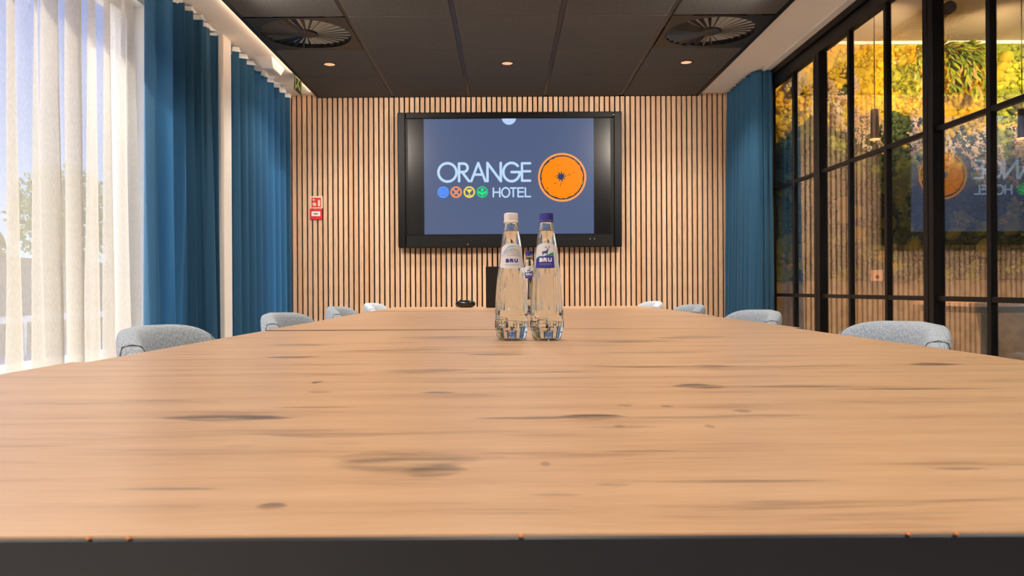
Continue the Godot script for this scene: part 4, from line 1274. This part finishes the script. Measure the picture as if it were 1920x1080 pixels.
func bottle(label: String, at: Vector3, turn: float, kind: int):
	var o := thing("water_bottle", label, "bottle", at, turn, "glass water bottles on the tables")
	if not M.has("bottle_mesh"):
		var flute := func(a, y): return 1.0 + (0.034 * cos(a * 14.0) * smoothstep(0.046, 0.062, y) * (1.0 - smoothstep(0.12, 0.15, y)))
		var st := mb(true)
		var prof := []
		for p in PROFILE: prof.append(Vector2(p[0] / 1000.0, p[1] / 1000.0))
		# over the rim and down inside to the water line: the air in the neck
		for p in [[12.4, 238.0], [10.6, 238.0], [10.4, 232.0], [11.2, 226.0], [13.0, 219.5], [13.4, 218.0], [12.4, 217.2], [0.0, 217.0]]: prof.append(Vector2(p[0] / 1000.0, p[1] / 1000.0))
		lathe(st, prof, 140, Vector3.ZERO, flute)
		M["bottle_mesh"] = done(st)
		st = mb(true)
		var cap := [[13.9, 234.5], [14.9, 234.8], [15.2, 236.2], [14.8, 238.0], [13.9, 238.6], [13.7, 239.5], [13.8, 252.0], [13.2, 253.6], [11.8, 254.2], [0.0, 254.2]]
		lathe(st, [Vector2(0.0131, 0.2345)] + cap.map(func(p): return Vector2(p[0] / 1000.0, p[1] / 1000.0)), 80, Vector3.ZERO, func(a, y): return 1.0 + (0.018 * cos(a * 40.0) if y > 0.2395 and y < 0.2525 else 0.0))
		M["cap_mesh"] = done(st)
		# raised letters on the band near the base
		st = mb(true)
		var im := []
		for rep in 4:
			for g in 3:
				var a0 := rep * TAU / 4.0 + g * 0.40
				var pl := []
				match g:
					0: pl = [[[0, 0], [0, 1], [0.6, 0.95], [0.75, 0.75], [0.55, 0.53], [0, 0.52]], [[0.55, 0.53], [0.85, 0.28], [0.6, 0.03], [0, 0]]]
					1: pl = [[[0, 0], [0, 1], [0.6, 0.97], [0.75, 0.75], [0.55, 0.53], [0, 0.52]], [[0.35, 0.52], [0.85, 0]]]
					2: pl = [[[0, 1], [0, 0.3], [0.2, 0.03], [0.55, 0.03], [0.75, 0.3], [0.75, 1]]]
				for line in pl:
					var pts := []
					for p in line:
						var a: float = a0 + p[0] * 0.30
						pts.append(Vector3(sin(a) * 0.0330, 0.025 + 0.013 * p[1], cos(a) * 0.0330))
					tube(st, pts, 0.0011, 6)
		M["emboss_mesh"] = done(st)
	inst(M.bottle_mesh, "glass_body", M.bottle_glass, o)
	inst(M.cap_mesh, "cap", M.cap_white if kind == 0 else M.cap_blue, o)
	inst(M.emboss_mesh, "raised_lettering", M.bottle_glass, o)
	if not M.has("label%d" % kind):
		var lm := mat("label%d" % kind, Color.WHITE, 0.5)
		lm.albedo_texture = label_image(kind)
		lm.texture_repeat = false
	var st2 := mb(true)
	var half := 1.22
	sheet(st2, 28, 10, func(i, j):
		var a: float = lerpf(-half, half, i)
		var e: float = pow(absf(i * 2.0 - 1.0), 2.4)
		var h: float = lerpf(142.5 + 3.0 * e, 193.0 - 9.0 * e, j)
		var rr: float = (bottle_r(h) + 0.25) / 1000.0
		return Vector3(sin(a) * rr, h / 1000.0, cos(a) * rr), true, Vector2(1, 1))
	# flip v so that the picture stands upright
	var lab := obj(st2, "paper_label", M["label%d" % kind], o)
	M["label%d" % kind].uv1_scale = Vector3(1, -1, 1)
	M["label%d" % kind].uv1_offset = Vector3(0, 1, 0)
	lab.set_meta("label", "white paper label with hand lettering" if kind == 0 else "white and indigo paper label with a stag")

func table_things():
	var a := on_table(959, 637)
	var b := on_table(1025, 637)
	bottle("full glass water bottle with white cap, standing beside the blue capped one", P(a.x, TOP, a.y), 0.10, 0)
	bottle("full glass water bottle with dark blue cap, standing beside the white capped one", P(b.x, TOP, b.y), -0.06, 1)
	bottle("glass water bottle with blue cap standing alone on a farther table", P(0.099, TOP, 3.06), 0.0, 1)
	# laptop, lid turned to the camera
	var o := thing("laptop", "dark laptop standing open on the table nearest the slatted wall", "laptop", P(0.055, TOP, 4.10))
	var lid := mb(); cbox(lid, Vector3(-0.155, 0.004, -0.004), Vector3(0.155, 0.222, 0.004), 0.003)
	var l := obj(lid, "lid", mat("laptop_grey", rgb8(30, 27, 24), 0.7, 0.0, 0.3), o)
	l.rotation.x = 0.06
	obj(bx(-0.155, 0.155, 0.001, 0.016, 0.006, 0.222, 0.003), "keyboard_base", M.laptop_grey, o)
	var sc := obj(bx(-0.147, 0.147, 0.012, 0.214, 0.0042, 0.005), "screen", M.black_gloss, o)
	sc.rotation.x = 0.06
	obj(bx(-0.13, 0.13, 0.016, 0.0175, 0.03, 0.13), "keys", M.black_plastic, o)
	# mouse
	var c := on_table(872, 577)
	o = thing("computer_mouse", "small black computer mouse lying near the dark laptop", "mouse", P(c.x, TOP, c.y + 0.03), 1.25)
	var st := mb(true)
	blob(st, 0.8, 0.8, 16, 16, func(v): return Vector3(v.z * 0.034, maxf(0.020 + v.y * 0.021, 0.0), v.x * 0.056))
	obj(st, "shell", M.black_gloss, o)
	st = mb(true)
	lathe(st, [Vector2(0, -0.004), Vector2(0.010, -0.003), Vector2(0.010, 0.003), Vector2(0, 0.004)], 14)
	obj(st, "wheel", M.black_plastic, o, Vector3(0, 0.034, -0.026)).rotation.z = PI / 2
